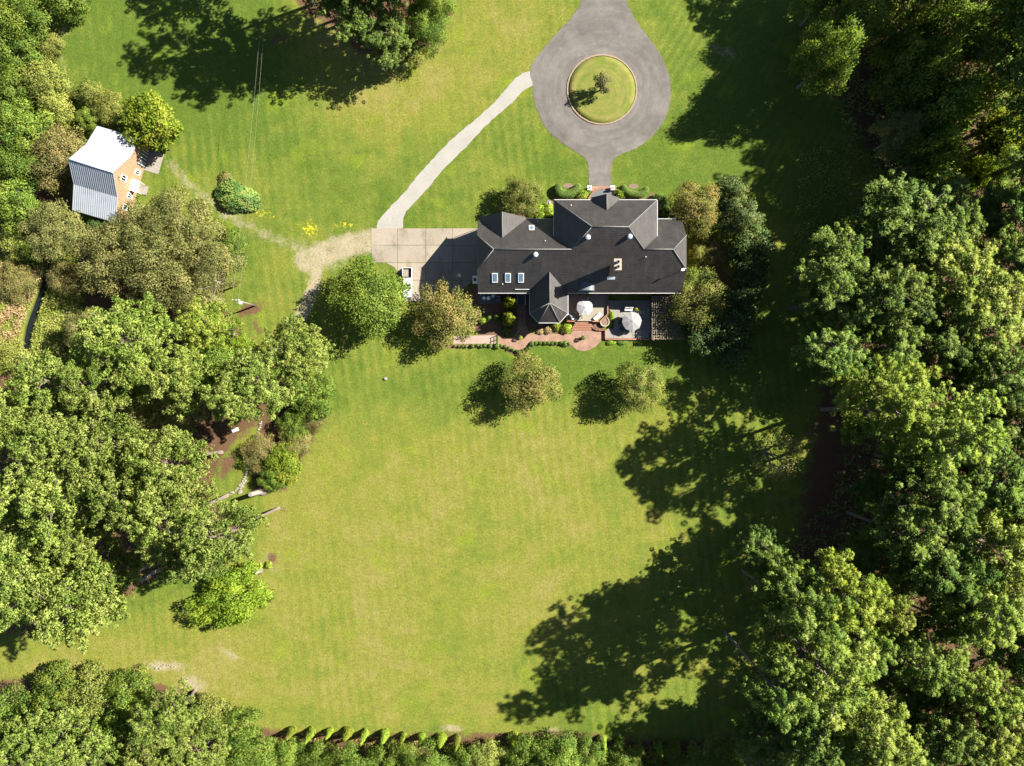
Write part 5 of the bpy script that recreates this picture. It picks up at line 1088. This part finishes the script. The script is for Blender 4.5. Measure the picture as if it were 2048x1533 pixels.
def hedge_sweep(name, pts, w, h, mat, label, seed, leaf=.13, n=7000, cat='hedge', group=None):
    """clipped hedge following a curve: a solid rounded core wrapped in small leaves"""
    g = np.random.default_rng(seed); L = smooth_line(PP(pts, h * .6), k=8); c0 = L[len(L) // 2]; t = empty(name, (c0[0], c0[1], 0), 0, label, cat, group)
    L = np.array(L) - np.array(c0); k = len(L); tan = np.gradient(L, axis=0); tan /= np.linalg.norm(tan, axis=1)[:, None]; nor = np.stack([-tan[:, 1], tan[:, 0]], 1)
    s = np.linspace(0, 1, k); end = np.sqrt(np.clip(1 - np.clip(np.abs(s - .5) * 2 - .72, 0, .28) ** 2 / .0784 * .92, 0, 1)); NA = 11; th = np.linspace(0, math.pi, NA); co = []
    for i in range(k):
        for a in th:
            q = math.copysign(abs(math.cos(a)) ** .7, math.cos(a)) * w / 2 * end[i]; co.append((L[i, 0] + nor[i, 0] * q, L[i, 1] + nor[i, 1] * q, max(0, math.sin(a)) ** .7 * h * (.55 + .45 * end[i])))
    co = np.array(co); m = MB(); fs = [(i * NA + j, (i + 1) * NA + j, (i + 1) * NA + j + 1, i * NA + j + 1) for i in range(k - 1) for j in range(NA - 1)]
    fs += [list(range(NA)), list(range((k - 1) * NA + NA - 1, (k - 1) * NA - 1, -1))]
    cc = co * np.array([.97, .97, .95]); m.add(cc.tolist(), fs, True); me = m.mesh('body', M[mat]); at = me.attributes.new('tint', 'FLOAT', 'POINT'); at.data.foreach_set('value', g.uniform(.2, .6, len(me.vertices)).astype(np.float32)); link('body', me, t)
    fi = g.integers(0, (k - 1) * (NA - 1), n); ii, jj = fi // (NA - 1), fi % (NA - 1); u, v = g.uniform(size=(2, n, 1)); A = co[ii * NA + jj]; B = co[(ii + 1) * NA + jj]; Cc = co[(ii + 1) * NA + jj + 1]; Dd = co[ii * NA + jj + 1]
    p = A * (1 - u) * (1 - v) + B * u * (1 - v) + Cc * u * v + Dd * (1 - u) * v; ctr = np.stack([L[ii, 0], L[ii, 1], np.full(n, h * .3)], 1); nr = unit(p - ctr)
    link('foliage', shell_leaves('foliage', p - nr * .03, nr, M[mat], g, leaf, .6, .55), t); return t
c1 = lambda pts: [(900 + x / 3.938, 340 + y / 3.938) for x, y in pts]
hedge_sweep('notched_hedge', c1([(868, 118), (850, 150), (870, 182), (920, 192), (968, 176), (1000, 140), (990, 122)]), 1.7, 1.55, 'box', 'clipped kidney-shaped hedge left of the front walk', 21, n=9000)
hedge_sweep('notched_hedge', c1([(1362, 118), (1372, 150), (1410, 182), (1455, 194), (1505, 188), (1540, 160), (1540, 138)]), 1.35, 1.5, 'box', 'clipped crescent hedge round a mulch notch right of the front walk', 22, n=9000)
for px, py in ((1136, 372), (1267, 373)):
    tag(MB().prism([(P(px, py)[0] + 1.0 * math.cos(a) , P(px, py)[1] + .5 * math.sin(a)) for a in [2 * math.pi * i / 20 for i in range(20)]], -.1, .02).build('mulch_bed', M['soil']), 'bare mulch in the notch of a front hedge', kind='structure')
gx0, gy0 = 1209.5, 642
hedge_sweep('grass_border', [(gx0 + 11 + 3 * math.cos(a), gy0 - 1 - 17 * math.sin(a)) if abs(math.sin(a)) < 2 else 0 for a in np.linspace(1.25, -1.2, 9)], 1.0, .35, 'lime', 'green grassy border curving round the raised planter', 23, .22, 2500, 'border')

# weeds: uncountable rough growth beside the ditch and along the woods
def weeds(pts, n, hmax, mat, label, seed, L=.5):
    g = np.random.default_rng(seed); xs, ys = zip(*pts); X = g.uniform(min(xs), max(xs), n * 3); Y = g.uniform(min(ys), max(ys), n * 3); ok = np.zeros(len(X), bool); k = len(pts)
    for i in range(k):
        ax, ay = pts[i]; bx, by = pts[(i + 1) % k]
        if ay != by: ok ^= ((ay > Y) != (by > Y)) & (X < (bx - ax) * (Y - ay) / (by - ay) + ax)
    lump = np.sin(X * .11 + 3 * np.sin(Y * .07)) + np.sin(Y * .13 + 2 * np.sin(X * .05)) + g.normal(size=len(X)) * .7; ok &= lump > -.6; X, Y, lump = X[ok][:n], Y[ok][:n], lump[ok][:n]; q = len(X)
    z = np.abs(g.normal(size=q)) * .3 * hmax * (1 + .4 * np.clip(lump, 0, 2)); C = np.stack([(X - 1024) * .1, (766.5 - Y) * .1, z], 1); D = unit(g.normal(size=(q, 3)) * np.array([1, 1, .5]) + np.array([0, 0, .45])); Lz = L * g.uniform(.6, 1.3, q)
    o = link('weeds', leaf_mesh('weeds', C, D, Lz, Lz * .35, np.clip(.5 + lump * .12 + g.normal(size=q) * .2, 0, 1), M[mat], g)); return tag(o, label, kind='stuff')
weeds([(-60, 480), (112, 480), (88, 545), (60, 615), (40, 670), (20, 720), (-60, 720)], 11000, 1.0, 'thatch', 'dry brown and green weeds left of the ditch', 31)
weeds([(125, 480), (170, 560), (180, 660), (150, 720), (70, 725), (66, 670), (90, 600)], 7000, 1.0, 'weeds', 'green weeds on the shaded right bank of the ditch', 32)
weeds([(75, 60), (100, 90), (125, 150), (150, 215), (160, 260), (60, 260), (40, 120)], 3500, .8, 'weeds', 'rough weeds along the dirt lane at top left', 33)
weeds([(500, 1462), (560, 1472), (900, 1484), (1040, 1480), (1200, 1490), (1400, 1495), (1490, 1500), (1490, 1560), (480, 1560)], 9000, .8, 'weeds', 'undergrowth behind the row of narrow conifers', 34)
weeds([(1600, 300), (1700, 290), (1780, 330), (1720, 400), (1640, 420), (1610, 560), (1570, 560), (1590, 430)], 3000, .5, 'weeds', 'sparse undergrowth at the edge of the right-hand woods', 35, .35)
weeds([(430, 1030), (500, 1000), (470, 1100), (330, 1150), (200, 1240), (60, 1270), (-40, 1260), (-40, 760), (300, 760), (440, 900)], 9000, .8, 'weeds', 'undergrowth on the floor of the left woods', 36, .45)
weeds([(1640, 440), (1700, 420), (1760, 380), (2150, 330), (2150, 1620), (1520, 1620), (1510, 1480), (1560, 1420), (1550, 1180), (1600, 1050), (1660, 1000), (1690, 860), (1660, 760)], 30000, 1.6, 'dark_shrub', 'dark undergrowth on the floor of the right-hand woods', 37, .6)
weeds([(1690, 300), (1650, 100), (1640, -60), (2150, -60), (2150, 340), (1780, 380)], 12000, 1.6, 'dark_shrub', 'dark undergrowth on the floor of the upper right woods', 38, .6)
# ------------------------------------------------------------------ utility pole and wires
ux, uy = P(510, 612); pole = empty('utility_pole', (ux, uy, 0), label='pale wooden utility pole with transformer at the left lawn edge', cat='utility pole')
MB().tube([(ux, uy, -.2), (ux, uy, 9.7)], [.19, .13], 10).build('pole', M['bark_pale'], pole)
MB().lathe([(.3, 0), (.32, .05), (.32, .85), (.22, .95), (.05, 1.0)], (ux + .1, uy - .38, 7.6), 12).build('transformer', M['steel'], pole)
arm = MB().box((ux - .15, uy + .1, 9.45), (1.6, .12, .14), 0.05).build('crossarm', M['bark_pale'], pole)
for d in (-.75, 0.45): MB().lathe([(.05, 0), (.07, .1), (.03, .2)], (ux + d, uy + .1, 9.52), 8).build('insulator', M['white'], arm)
MB().tube([(ux + .08, uy - .15, 7.5), (ux + .2, uy - .1, 9.5)], .03, 5).build('jumper_cable', M['black'], pole)
for d, k in ((-.75, 'left one of the pair'), (.45, 'right one of the pair')):
    a = Vector((ux + d, uy + .1, 9.7)); ex, ey = P(533 + (d + .75) * 5, -110, 9.7); b_ = Vector((ex, ey, 9.7)); pts = []
    for i in range(25):
        t = i / 24; q = a.lerp(b_, t); q.z -= 1.2 * math.sin(math.pi * t); pts.append(q)
    w = MB().tube(pts, .013, 5).build('power_line', M['bark_pale']); tag(w, 'pale overhead power line running up from the pole, ' + k, 'power line', 'power lines')

# ------------------------------------------------------------------ pickup truck (local: +y is the front, then turned to face down the picture)
tx, ty = P(816, 567.5); truck = empty('pickup_truck', (tx, ty, .05), math.pi, 'white pickup truck parked on the concrete pad under the trees', 'pickup truck')
def loft(rings, name, mat, parent, bevel=0.0):
    m = MB(); n = len(rings[0])
    for r in rings: m.v += r
    for i in range(len(rings) - 1):
        for j in range(n): m.f.append([i * n + j, i * n + (j + 1) % n, (i + 1) * n + (j + 1) % n, (i + 1) * n + j]); m.sm.append(False)
    m.f.append(list(range(n - 1, -1, -1))); m.sm.append(False); m.f.append([(len(rings) - 1) * n + j for j in range(n)]); m.sm.append(False)
    return m.build(name, mat, parent, world=False, bevel=bevel)
def ring(y, w, z0, z1, r=.12, tw=None):
    tw = tw or w; return [(-w, y, z0), (w, y, z0), (w, y, z1 - r), (tw - r * .6, y, z1), (-tw + r * .6, y, z1), (-w, y, z1 - r)]
loft([ring(.95, .93, .42, 1.12), ring(1.4, .93, .40, 1.10), ring(2.2, .92, .40, 1.06), ring(2.75, .86, .42, .98), ring(2.88, .74, .45, .88)], 'hood', M['car_white'], truck, .03)
loft([ring(-1.0, .94, .38, 1.12), ring(.0, .95, .36, 1.12), ring(.97, .94, .38, 1.12)], 'cab_body', M['car_white'], truck, .03)
cab = loft([[(-.90, -1.0, 1.10), (.90, -1.0, 1.10), (.90, 1.25, 1.06), (-.90, 1.25, 1.06)], [(-.76, -.86, 1.72), (.76, -.86, 1.72), (.76, .38, 1.76), (-.76, .38, 1.76)], [(-.70, -.8, 1.77), (.70, -.8, 1.77), (.70, .32, 1.81), (-.70, .32, 1.81)]], 'cab_roof', M['car_white'], truck, .02)
MB().slab([(-.82, 1.24, 1.13), (.82, 1.24, 1.13), (.73, .42, 1.77), (-.73, .42, 1.77)], .05).build('windscreen', M['glass'], truck, world=False)
MB().slab([(-.7, -1.0, 1.2), (.7, -1.0, 1.2), (.66, -.88, 1.66), (-.66, -.88, 1.66)], .02).build('rear_window', M['glass'], truck, world=False)
for s in (-1, 1):
    for y0, y1 in ((-.88, -.12), (-.02, .72)):
        x0, x1 = .905 * s, .80 * s; yt = y1 - (.22 if y1 > .5 else 0)
        MB().add([(x0, y0, 1.17), (x0, y1, 1.17), (x1, yt, 1.66), (x1, y0 + .04, 1.66), (x0 - .03 * s, y0, 1.17), (x0 - .03 * s, y1, 1.17), (x1 - .03 * s, yt, 1.66), (x1 - .03 * s, y0 + .04, 1.66)], [(0, 1, 2, 3), (7, 6, 5, 4), (0, 4, 5, 1), (2, 6, 7, 3), (1, 5, 6, 2), (0, 3, 7, 4)]).build('side_window', M['glass'], truck, world=False)
    MB().box((1.04 * s, .78, 1.2), (.2, .12, .17)).build('side_mirror', M['black'], truck, world=False, bevel=.02)
    MB().box((.90 * s, -1.97, .84), (.10, 1.94, .86)).build('bed_wall', M['car_white'], truck, world=False, bevel=.03)
    MB().box((.62 * s, 2.86, .74), (.3, .12, .16)).build('headlight', M['skyglass'], truck, world=False, bevel=.02)
    MB().box((.88 * s, -2.94, .95), (.12, .05, .3)).build('tail_light', M['terra'], truck, world=False)
    for y in (1.95, -1.85):
        ty_ = MB(); prof = [(.2, -.11), (.34, -.12), (.37, -.08), (.37, .08), (.34, .12), (.2, .11)]
        n = 20; vs_ = []
        for r, q in prof:
            for j in range(n): a = 2 * math.pi * j / n; vs_.append((.86 * s + q, y + r * math.cos(a), .37 + r * math.sin(a)))
        ty_.add(vs_, [(i * n + j, i * n + (j + 1) % n, (i + 1) * n + (j + 1) % n, (i + 1) * n + j) for i in range(len(prof) - 1) for j in range(n)], True)
        wh = ty_.build('wheel', M['rubber'], truck, world=False)
        rm = MB(); vs_ = [(.95 * s, y, .37)] + [(.96 * s, y + .2 * math.cos(2 * math.pi * j / 12), .37 + .2 * math.sin(2 * math.pi * j / 12)) for j in range(12)]; rm.add(vs_, [(0, 1 + j, 1 + (j + 1) % 12) for j in range(12)]); rm.build('rim', M['steel'], wh, world=False)
MB().box((0, -1.97, .62), (1.7, 1.94, .08)).build('bed_floor', M['black'], truck, world=False)
MB().box((0, -2.93, .86), (1.72, .08, .8)).build('tailgate', M['car_white'], truck, world=False, bevel=.02)
MB().box((0, -1.04, .9), (1.7, .07, .7)).build('bed_front', M['black'], truck, world=False)
MB().box((0, -3.02, .5), (1.75, .14, .2)).build('rear_bumper', M['steel'], truck, world=False, bevel=.02); MB().box((0, 2.93, .5), (1.6, .14, .24)).build('front_bumper', M['steel'], truck, world=False, bevel=.02)
MB().box((0, 2.885, .72), (.8, .05, .2)).build('grille', M['black'], truck, world=False)
tb = link('cargo_box', MB().box((.28, -1.9, .9), (.95, 1.45, .46)).mesh('cargo_box', M['wood']), truck); 

# ------------------------------------------------------------------ patio umbrellas
def umbrella(px, py, z0, r, mat, label, rot=0.0, open_=.34):
    zt = z0 + 2.75; x, y = P(px, py, zt); t = empty('patio_umbrella', (x, y, z0), rot, label, 'umbrella'); ze = 2.75 - r * open_
    for i in range(8):
        a0, a1 = 2 * math.pi * i / 8, 2 * math.pi * (i + 1) / 8; am = (a0 + a1) / 2; m = MB(); vs_ = [(0, 0, 2.75)]
        for f in (.5, 1.0):
            z = 2.75 - r * open_ * f ** 1.15
            vs_ += [(r * f * math.cos(a0), r * f * math.sin(a0), z), (r * f * .955 * math.cos(am) , r * f * .955 * math.sin(am), z - .045 * f), (r * f * math.cos(a1), r * f * math.sin(a1), z)]
        vs_ += [(r * math.cos(a0), r * math.sin(a0), ze - .18), (r * .955 * math.cos(am), r * .955 * math.sin(am), ze - .2), (r * math.cos(a1), r * math.sin(a1), ze - .18)]
        m.add(vs_, [(0, 1, 2), (0, 2, 3), (1, 4, 5, 2), (2, 5, 6, 3), (4, 7, 8, 5), (5, 8, 9, 6)]); o = m.build('canopy_panel', M[mat], t, world=False)
        sd_ = o.modifiers.new('thick', 'SOLIDIFY'); sd_.thickness = .012
        MB().tube([(0, 0, 2.70), (r * math.cos(a0), r * math.sin(a0), ze - .03)], .012, 4).build('rib', M['steel'], t, world=False)
    MB().tube([(0, 0, 0), (0, 0, 2.8)], .03, 8).build('pole', M['steel'], t, world=False); MB().lathe([(.03, 2.74), (.05, 2.8), (.02, 2.9)], (0, 0, 0), 8).build('finial', M['slate'], t, world=False)
    MB().lathe([(.3, 0), (.3, .06), (.06, .1)], (0, 0, 0), 14).build('base', M['black'], t, world=False)
umbrella(1170, 614.5, 1.0, 1.62, 'canvas', 'clean white octagonal umbrella on the raised terrace', .35)
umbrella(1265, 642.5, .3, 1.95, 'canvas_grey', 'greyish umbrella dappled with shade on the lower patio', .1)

def round_table(px, py, z0, r, mat, label, name='patio_table', h=.72):
    x, y = P(px, py, z0 + h); t = empty(name, (x, y, z0), 0, label, 'table'); MB().lathe([(r, h - .05), (r, h), (0.001, h)], (0, 0, 0), 20).build('table_top', M[mat], t, world=False)
    for i in range(4):
        a = math.pi / 4 + i * math.pi / 2; MB().tube([(r * .75 * math.cos(a), r * .75 * math.sin(a), 0), (r * .55 * math.cos(a), r * .55 * math.sin(a), h - .04)], .025, 5).build('leg', M[mat], t, world=False)
def chair(px, py, z0, rz, frame, seat, label, w=.62, name='patio_chair', group=None, lean=.22):
    x, y = P(px, py, z0 + .5); t = empty(name, (x, y, z0), rz, label, 'chair', group)
    MB().box((0, 0, .42), (w, .58, .1)).build('seat', M[seat], t, world=False, bevel=.03)
    MB().slab([(-w / 2, -.27, .45), (w / 2, -.27, .45), (w / 2, -.27 - lean, .95), (-w / 2, -.27 - lean, .95)], .08).build('backrest', M[seat], t, world=False)
    for sx in (-1, 1):
        MB().box((sx * (w / 2 + .03), -.02, .62), (.06, .6, .05)).build('armrest', M[frame], t, world=False)
        for sy in (-1, 1): MB().tube([(sx * (w / 2 + .02), sy * .26, 0), (sx * (w / 2 + .02), sy * .26, .62)], .022, 5).build('leg', M[frame], t, world=False)
round_table(1170, 617, 1.0, .55, 'offwhite', 'pale round table under the white umbrella')
chair(1152, 622, 1.0, 1.2, 'offwhite', 'tan_cloth', 'tan lounge chair left of the white umbrella', .8, 'lounge_chair', lean=.5)
chair(1176, 600.5, 1.0, math.pi, 'black', 'tan_cloth', 'tan chair in the shade behind the white umbrella')
chair(1161, 634, 1.0, .3, 'black', 'tan_cloth', 'tan chair on the sunny side of the white umbrella')
round_table(1266, 645, .3, .6, 'slate', 'dark round table under the greyish umbrella')
chair(1242, 644, .3, -1.4, 'black', 'slate', 'dark chair left of the greyish umbrella', .7); chair(1245, 657, .3, -.8, 'black', 'slate', 'dark chair lower left of the greyish umbrella', .7); chair(1261, 661, .3, 0.1, 'wood', 'wood', 'brown chair below the greyish umbrella', .6)
sx, sy = P(1258, 618.5, .8); sofa = empty('loveseat', (sx, sy, .3), math.pi, 'dark loveseat with white cushions on the lower patio', 'sofa')
MB().box((0, 0, .2), (1.85, .85, .3)).build('frame', M['black'], sofa, world=False, bevel=.03); MB().box((0, -.4, .55), (1.85, .1, .55)).build('back_frame', M['black'], sofa, world=False)
for q in (-1, 1):
    MB().box((q * .44, .06, .42), (.84, .66, .16)).build('seat_cushion', M['cushion'], sofa, world=False, bevel=.05); MB().box((q * .44, -.28, .7), (.84, .18, .42)).build('back_cushion', M['cushion'], sofa, world=False, bevel=.05); MB().box((q * .95, 0, .42), (.09, .85, .42)).build('arm', M['black'], sofa, world=False)
gx_, gy_ = P(1141, 633, 1.9); grill = empty('barbecue_grill', (gx_, gy_, 1.0), -.7, 'black barbecue grill with steel shelf beside the bay on the terrace', 'grill')
MB().box((0, 0, .45), (.9, .55, .8)).build('cabinet', M['black'], grill, world=False, bevel=.02); MB().lathe([(.01, -.42), (.28, -.42), (.28, .42), (.01, .42)], (0, 0, 0), 14).build('lid', M['slate'], grill, world=False)
bpy.data.objects[[o.name for o in grill.children if o.name.startswith('lid')][0]].rotation_euler = (0, math.pi / 2, 0); [o for o in grill.children if o.name.startswith('lid')][0].location = (0, 0, .9)
for q in (-1, 1): MB().box((q * .68, 0, .86), (.42, .5, .04)).build('shelf', M['steel'], grill, world=False)
bx_, by_ = P(1195, 633, 1.5); bench = empty('terrace_bench', (bx_, by_, 1.0), .75, 'grey slatted bench along the terrace\'s angled parapet', 'bench')
for k in range(4): MB().box((0, -.2 + k * .14, .44), (1.7, .11, .04)).build('seat_slat', M['offwhite'], bench, world=False)
for k in range(2): MB().box((0, -.34, .6 + k * .2), (1.7, .04, .12)).build('back_slat', M['offwhite'], bench, world=False)
for q in (-1, 1):
    for w_ in (-.25, .2): MB().box((q * .75, w_, .21), (.06, .06, .42)).build('leg', M['slate'], bench, world=False)
def pot_plant(px, py, z0, r, ph, mat, label, leaf='lime', pot='terra', group=None, cat='potted plant', topiary=False):
    x, y = P(px, py, z0 + ph); t = empty('potted_plant', (x, y, z0), 0, label, cat, group)
    MB().lathe([(r * .7, 0), (r, ph * .9), (r * 1.1, ph * .9), (r * 1.1, ph), (r * .9, ph), (r * .88, ph * .85), (.001, ph * .85)], (0, 0, 0), 16).build('pot', M[pot], t, world=False)
    key = ('pot', leaf)
    if key not in PROTO: PROTO[key] = make_mound(555 + len(PROTO), leaf, 1, 1, 350, .35)[1]
    o = link('foliage', PROTO[key], t); o.location = (0, 0, ph * .8 + (.5 if topiary else 0)); o.scale = (r * 1.25, r * 1.25, r * 1.5)
    if topiary: MB().tube([(0, 0, ph * .7), (0, 0, ph + .7)], .03, 6).build('stem', M['bark_grey'], t, world=False)
pot_plant(1041, 676, .05, .3, .5, 'terra', 'potted topiary on the brick walk by the inner bend', 'lime', 'terra', 'potted topiaries on the brick walk', topiary=True)
pot_plant(1166.5, 676, .05, .32, .55, 'terra', 'potted topiary alone in the middle of the round brick forecourt', 'dark_shrub', 'terra', 'potted topiaries on the brick walk', topiary=True)
pot_plant(1154.5, 589, 1.0, .22, .4, 'white', 'white pot left of the terrace door', 'lime', 'white', 'pots along the terrace door'); pot_plant(1159, 589.5, 1.0, .24, .35, 'x', 'brown pot just left of the terrace door', 'bright', 'terra', 'pots along the terrace door'); pot_plant(1177, 589.5, 1.0, .24, .35, 'x', 'brown pot just right of the terrace door', 'bright', 'terra', 'pots along the terrace door'); pot_plant(1182, 589, 1.0, .22, .4, 'x', 'white pot right of the terrace door', 'lime', 'white', 'pots along the terrace door')
pot_plant(1271.5, 619, .3, .3, .45, 'x', 'tan pot beside the loveseat', 'bright', 'tan_cloth'); pot_plant(1304, 611, .3, .4, .5, 'x', 'brown pot under the pergola edge', 'rust', 'terra')
# side patio set
chair(968, 596.5, .12, .8, 'white', 'white', 'white chair on the dark side patio, leftmost', .45, 'garden_chair', 'white furniture on the side patio', .1)
round_table(977, 596.5, .12, .38, 'white', 'small white round table on the dark side patio', 'garden_table', .6)
chair(986, 592.5, .12, -.6, 'white', 'white', 'white chair against the wall of the side patio', .5, 'garden_chair', 'white furniture on the side patio', .12)
chair(996.5, 597, .12, math.pi / 2, 'offwhite', 'slate', 'dark framed chair on the side patio, rightmost', .6, 'garden_chair', 'white furniture on the side patio', .1)
# air conditioner, sign box, bird bath
ax, ay = P(950, 559.5, .9); ac = empty('air_conditioner', (ax, ay, 0), 0, 'white air conditioning unit against the west wall', 'air conditioner')
MB().box((0, 0, .5), (.95, 1.5, .95)).build('cabinet', M['offwhite'], ac, world=False, bevel=.03); fan = MB().lathe([(.36, .975), (.36, 1.0), (.3, 1.0), (.3, .98)], (0, 0, 0), 18).build('fan_ring', M['black'], ac, world=False); MB().lathe([(.28, .985), (.08, .992), (.001, 1.0)], (0, 0, 0), 12).build('fan_grille', M['slate'], fan, world=False)
for q in (-.5, .5): MB().box((0, q, .03), (.9, .12, .06)).build('foot', M['black'], ac, world=False)
ax, ay = P(918.5, 551, .3); sb = empty('crate', (ax, ay, .05), -.3, 'small white crate on the shaded end of the concrete pad', 'crate')
for q in (-1, 1): MB().box((0, q * .24, .2), (.55, .04, .4)).build('side', M['white'], sb, world=False); MB().box((q * .26, 0, .2), (.04, .44, .4)).build('side', M['white'], sb, world=False)
MB().box((0, 0, .03), (.5, .44, .05)).build('bottom', M['offwhite'], sb, world=False)
ax, ay = P(1098, 406, .8); bb = empty('bird_bath', (ax, ay, 0), 0, 'pale stone bird bath in the bed left of the front wing', 'bird bath')
MB().lathe([(.28, 0), (.26, .1), (.12, .2), (.1, .7), (.16, .78)], (0, 0, 0), 14).build('pedestal', M['stone'], bb, world=False); MB().lathe([(.15, .78), (.42, .86), (.46, .95), (.42, .95), (.1, .88), (.001, .88)], (0, 0, 0), 18).build('basin', M['stone'], bb, world=False); MB().lathe([(.36, .925), (.001, .926)], (0, 0, 0), 18).build('water', M['skyglass'], bb, world=False)
# pergola
pg = empty('pergola', (*P(1334, 636), 0), label='slatted wooden pergola overgrown beside the lower patio', cat='pergola'); x0, x1 = P(1304, 0, 2.6)[0], P(1366, 0, 2.6)[0]; y0, y1 = P(0, 680, 2.6)[1], P(0, 592, 2.6)[1]
for i in range(15):
    x = x0 + (x1 - x0) * i / 14; MB().bbox(x - .055, x + .055, y0, y1, 2.62, 2.78).build('slat', M['redwood' if i % 5 == 3 else 'wood'], pg)
for j in range(17):
    y = y0 + .2 + (y1 - y0 - .4) * j / 16
    MB().bbox(x0, x1, y - .05, y + .05, 2.785, 2.86).build('lath', M['wood'], pg)
for y in (y0 + .3, (y0 + y1) / 2, y1 - .3):
    MB().bbox(x0 + .05, x1 - .05, y - .08, y + .08, 2.4, 2.615).build('beam', M['wood'], pg)
    for x in (x0 + .25, x1 - .25): MB().bbox(x - .08, x + .08, y - .08, y + .08, 0, 2.4).build('post', M['wood'], pg)
g = np.random.default_rng(61); n = 1500; C = np.stack([g.uniform(x0, x1, n), g.uniform(y0, y1, n), g.uniform(2.7, 3.1, n)], 1); C = C[g.uniform(size=n) < np.clip((C[:, 0] - x0) / (x1 - x0) * 1.2, .1, 1)] - np.array(pg.location)
link('vine', leaf_mesh('vine', C, unit(g.normal(size=(len(C), 3)) * np.array([1, 1, .4])), .3, .2, g.uniform(0, 1, len(C)), M['scrub'], g), pg)
# stones, bench and bits at the left woods edge
rs = random.Random(9)
def stones(pts, n, r, label, name='stone_border'):
    L = smooth_line(pts, k=12); t = empty(name, (*P(*L[len(L) // 2]), 0), label=label, cat='stone border')
    for i in range(n):
        q = L[int(i * (len(L) - 1) / (n - 1))]; x, y = P(q[0] + rs.uniform(-1.5, 1.5), q[1] + rs.uniform(-1.5, 1.5)); rr = r * rs.uniform(.6, 1.3)
        MB().lathe([(rr * .8, -.05), (rr, .08), (rr * .8, .2), (rr * .3, .26)], (x, y, 0), 7, False, 1, rs.uniform(.6, 1)).build('stone', M['stone'], t)
stones([(523, 845), (515, 870), (507, 900), (496, 935), (488, 960), (474, 978), (458, 990)], 34, .3, 'line of pale stones edging the grass path, left side')
stones([(478, 988), (484, 975), (490, 962)], 9, .36, 'short line of pale stones at the lower end of the path bed')
stones([(275, 1168), (288, 1158), (298, 1150), (312, 1142), (325, 1138)], 16, .42, 'heap of pale rocks on the bare patch beside the left woods', 'rock_heap')
stones([(300, 1332), (318, 1336), (332, 1330), (350, 1334)], 12, .22, 'scatter of pale stones on the straw patch at lower left', 'rock_heap')
x, y = P(771, 758); t = empty('boulder', (x, y, 0), label='small grey boulder alone on the lawn below the green oak', cat='boulder'); MB().lathe([(.35, -.05), (.42, .12), (.36, .28), (.2, .38), (.02, .4)], (x, y, 0), 9, False, 1, .8).build('rock', M['stone'], t)
x, y = P(470, 861, .5); gb = empty('garden_bench', (x, y, 0), .35, 'small pale garden bench in the shade of the left woods', 'bench')
for k in range(4): MB().box((0, -.2 + k * .14, .45), (1.3, .11, .04)).build('seat_slat', M['offwhite'], gb, world=False)
for k in range(2): MB().box((0, .32, .62 + k * .18), (1.3, .04, .12)).build('back_slat', M['offwhite'], gb, world=False)
for q in (-1, 1):
    for w_ in (-.2, .28): MB().box((q * .58, w_, .22 if w_ < 0 else .42), (.06, .06, .44 if w_ < 0 else .85)).build('leg', M['offwhite'], gb, world=False)
def stump(px, py, qx_, qy_, z, r0, r1, label):
    """leaning bare trunk seen from above, cut short at height z"""
    x, y = P(px, py); ex, ey = P(qx_, qy_, z); t = empty('broken_snag', (x, y, 0), label=label, cat='snag'); MB().tube([(x, y, -.2), (x + (ex - x) * .12, y + (ey - y) * .12, z * .1), (x + (ex - x) * .6, y + (ey - y) * .6, z * .6), (ex, ey, z)], [r0 * 1.7, r0, (r0 + r1) / 2, r1], 9).build('trunk', M['bark_pale'], t)
    MB().lathe([(r0 * 2.2, -.1), (r0 * 1.5, .15), (r0 * 1.1, .6)], (x, y, 0), 9).build('root_flare', M['bark'], t)
stump(524, 983, 500, 990, 4.5, .55, .4, 'short broken pale trunk at the foot of the stone path bed'); stump(519, 1142, 513, 1146, 1.6, .4, .34, 'low pale stump in the mulch by the cypress bush')
fb = MB(); pts = [(1775, 985), (1783, 990), (1790, 1003), (1800, 1014), (1812, 1024)]; fb.tube([(*P(a, b_, 20), 20 + i * .2) for i, (a, b_) in enumerate(pts)], [.05, .08, .1, .1, .06], 6); o = fb.build('dead_branch', M['bark_pale']); tag(o, 'crooked bare pale branch sticking out of the right-hand pines', 'branch')
x, y = P(1675, 1108); lg = MB().tube([(*P(1658, 1100), .2), (*P(1670, 1112), .25), (*P(1682, 1128), .2)], [.2, .24, .16], 8).build('fallen_log', M['redwood']); tag(lg, 'reddish fallen log on the dark floor of the right-hand woods', 'log')

sx_, sy_ = P(428, 562, 9); sn = empty('bare_snag', (sx_, sy_, 0), 0, 'pale bare twigs poking out of the trees left of the utility pole', 'snag'); g = np.random.default_rng(71); m = MB(); m.tube([(0, 0, -.1), (.1, 0, 5), (0, .1, 8.6)], [.2, .14, .06], 7)
for i in range(7):
    a = i * 2.4 + g.normal() * .3; l = g.uniform(1.6, 4.2); b0 = (0, 0, g.uniform(6.5, 8.4)); tip = (math.cos(a) * l, math.sin(a) * l, b0[2] + g.uniform(.8, 2.2)); limb(m, g, b0, tip, .045, .018, 5)
    for k in range(2): q = np.array(b0) + (np.array(tip) - np.array(b0)) * g.uniform(.5, .8); limb(m, g, q, q + g.normal(size=3) * np.array([.8, .8, .3]), .035, .015, 4)
link('trunk', m.mesh('trunk', M['bark_pale']), sn)
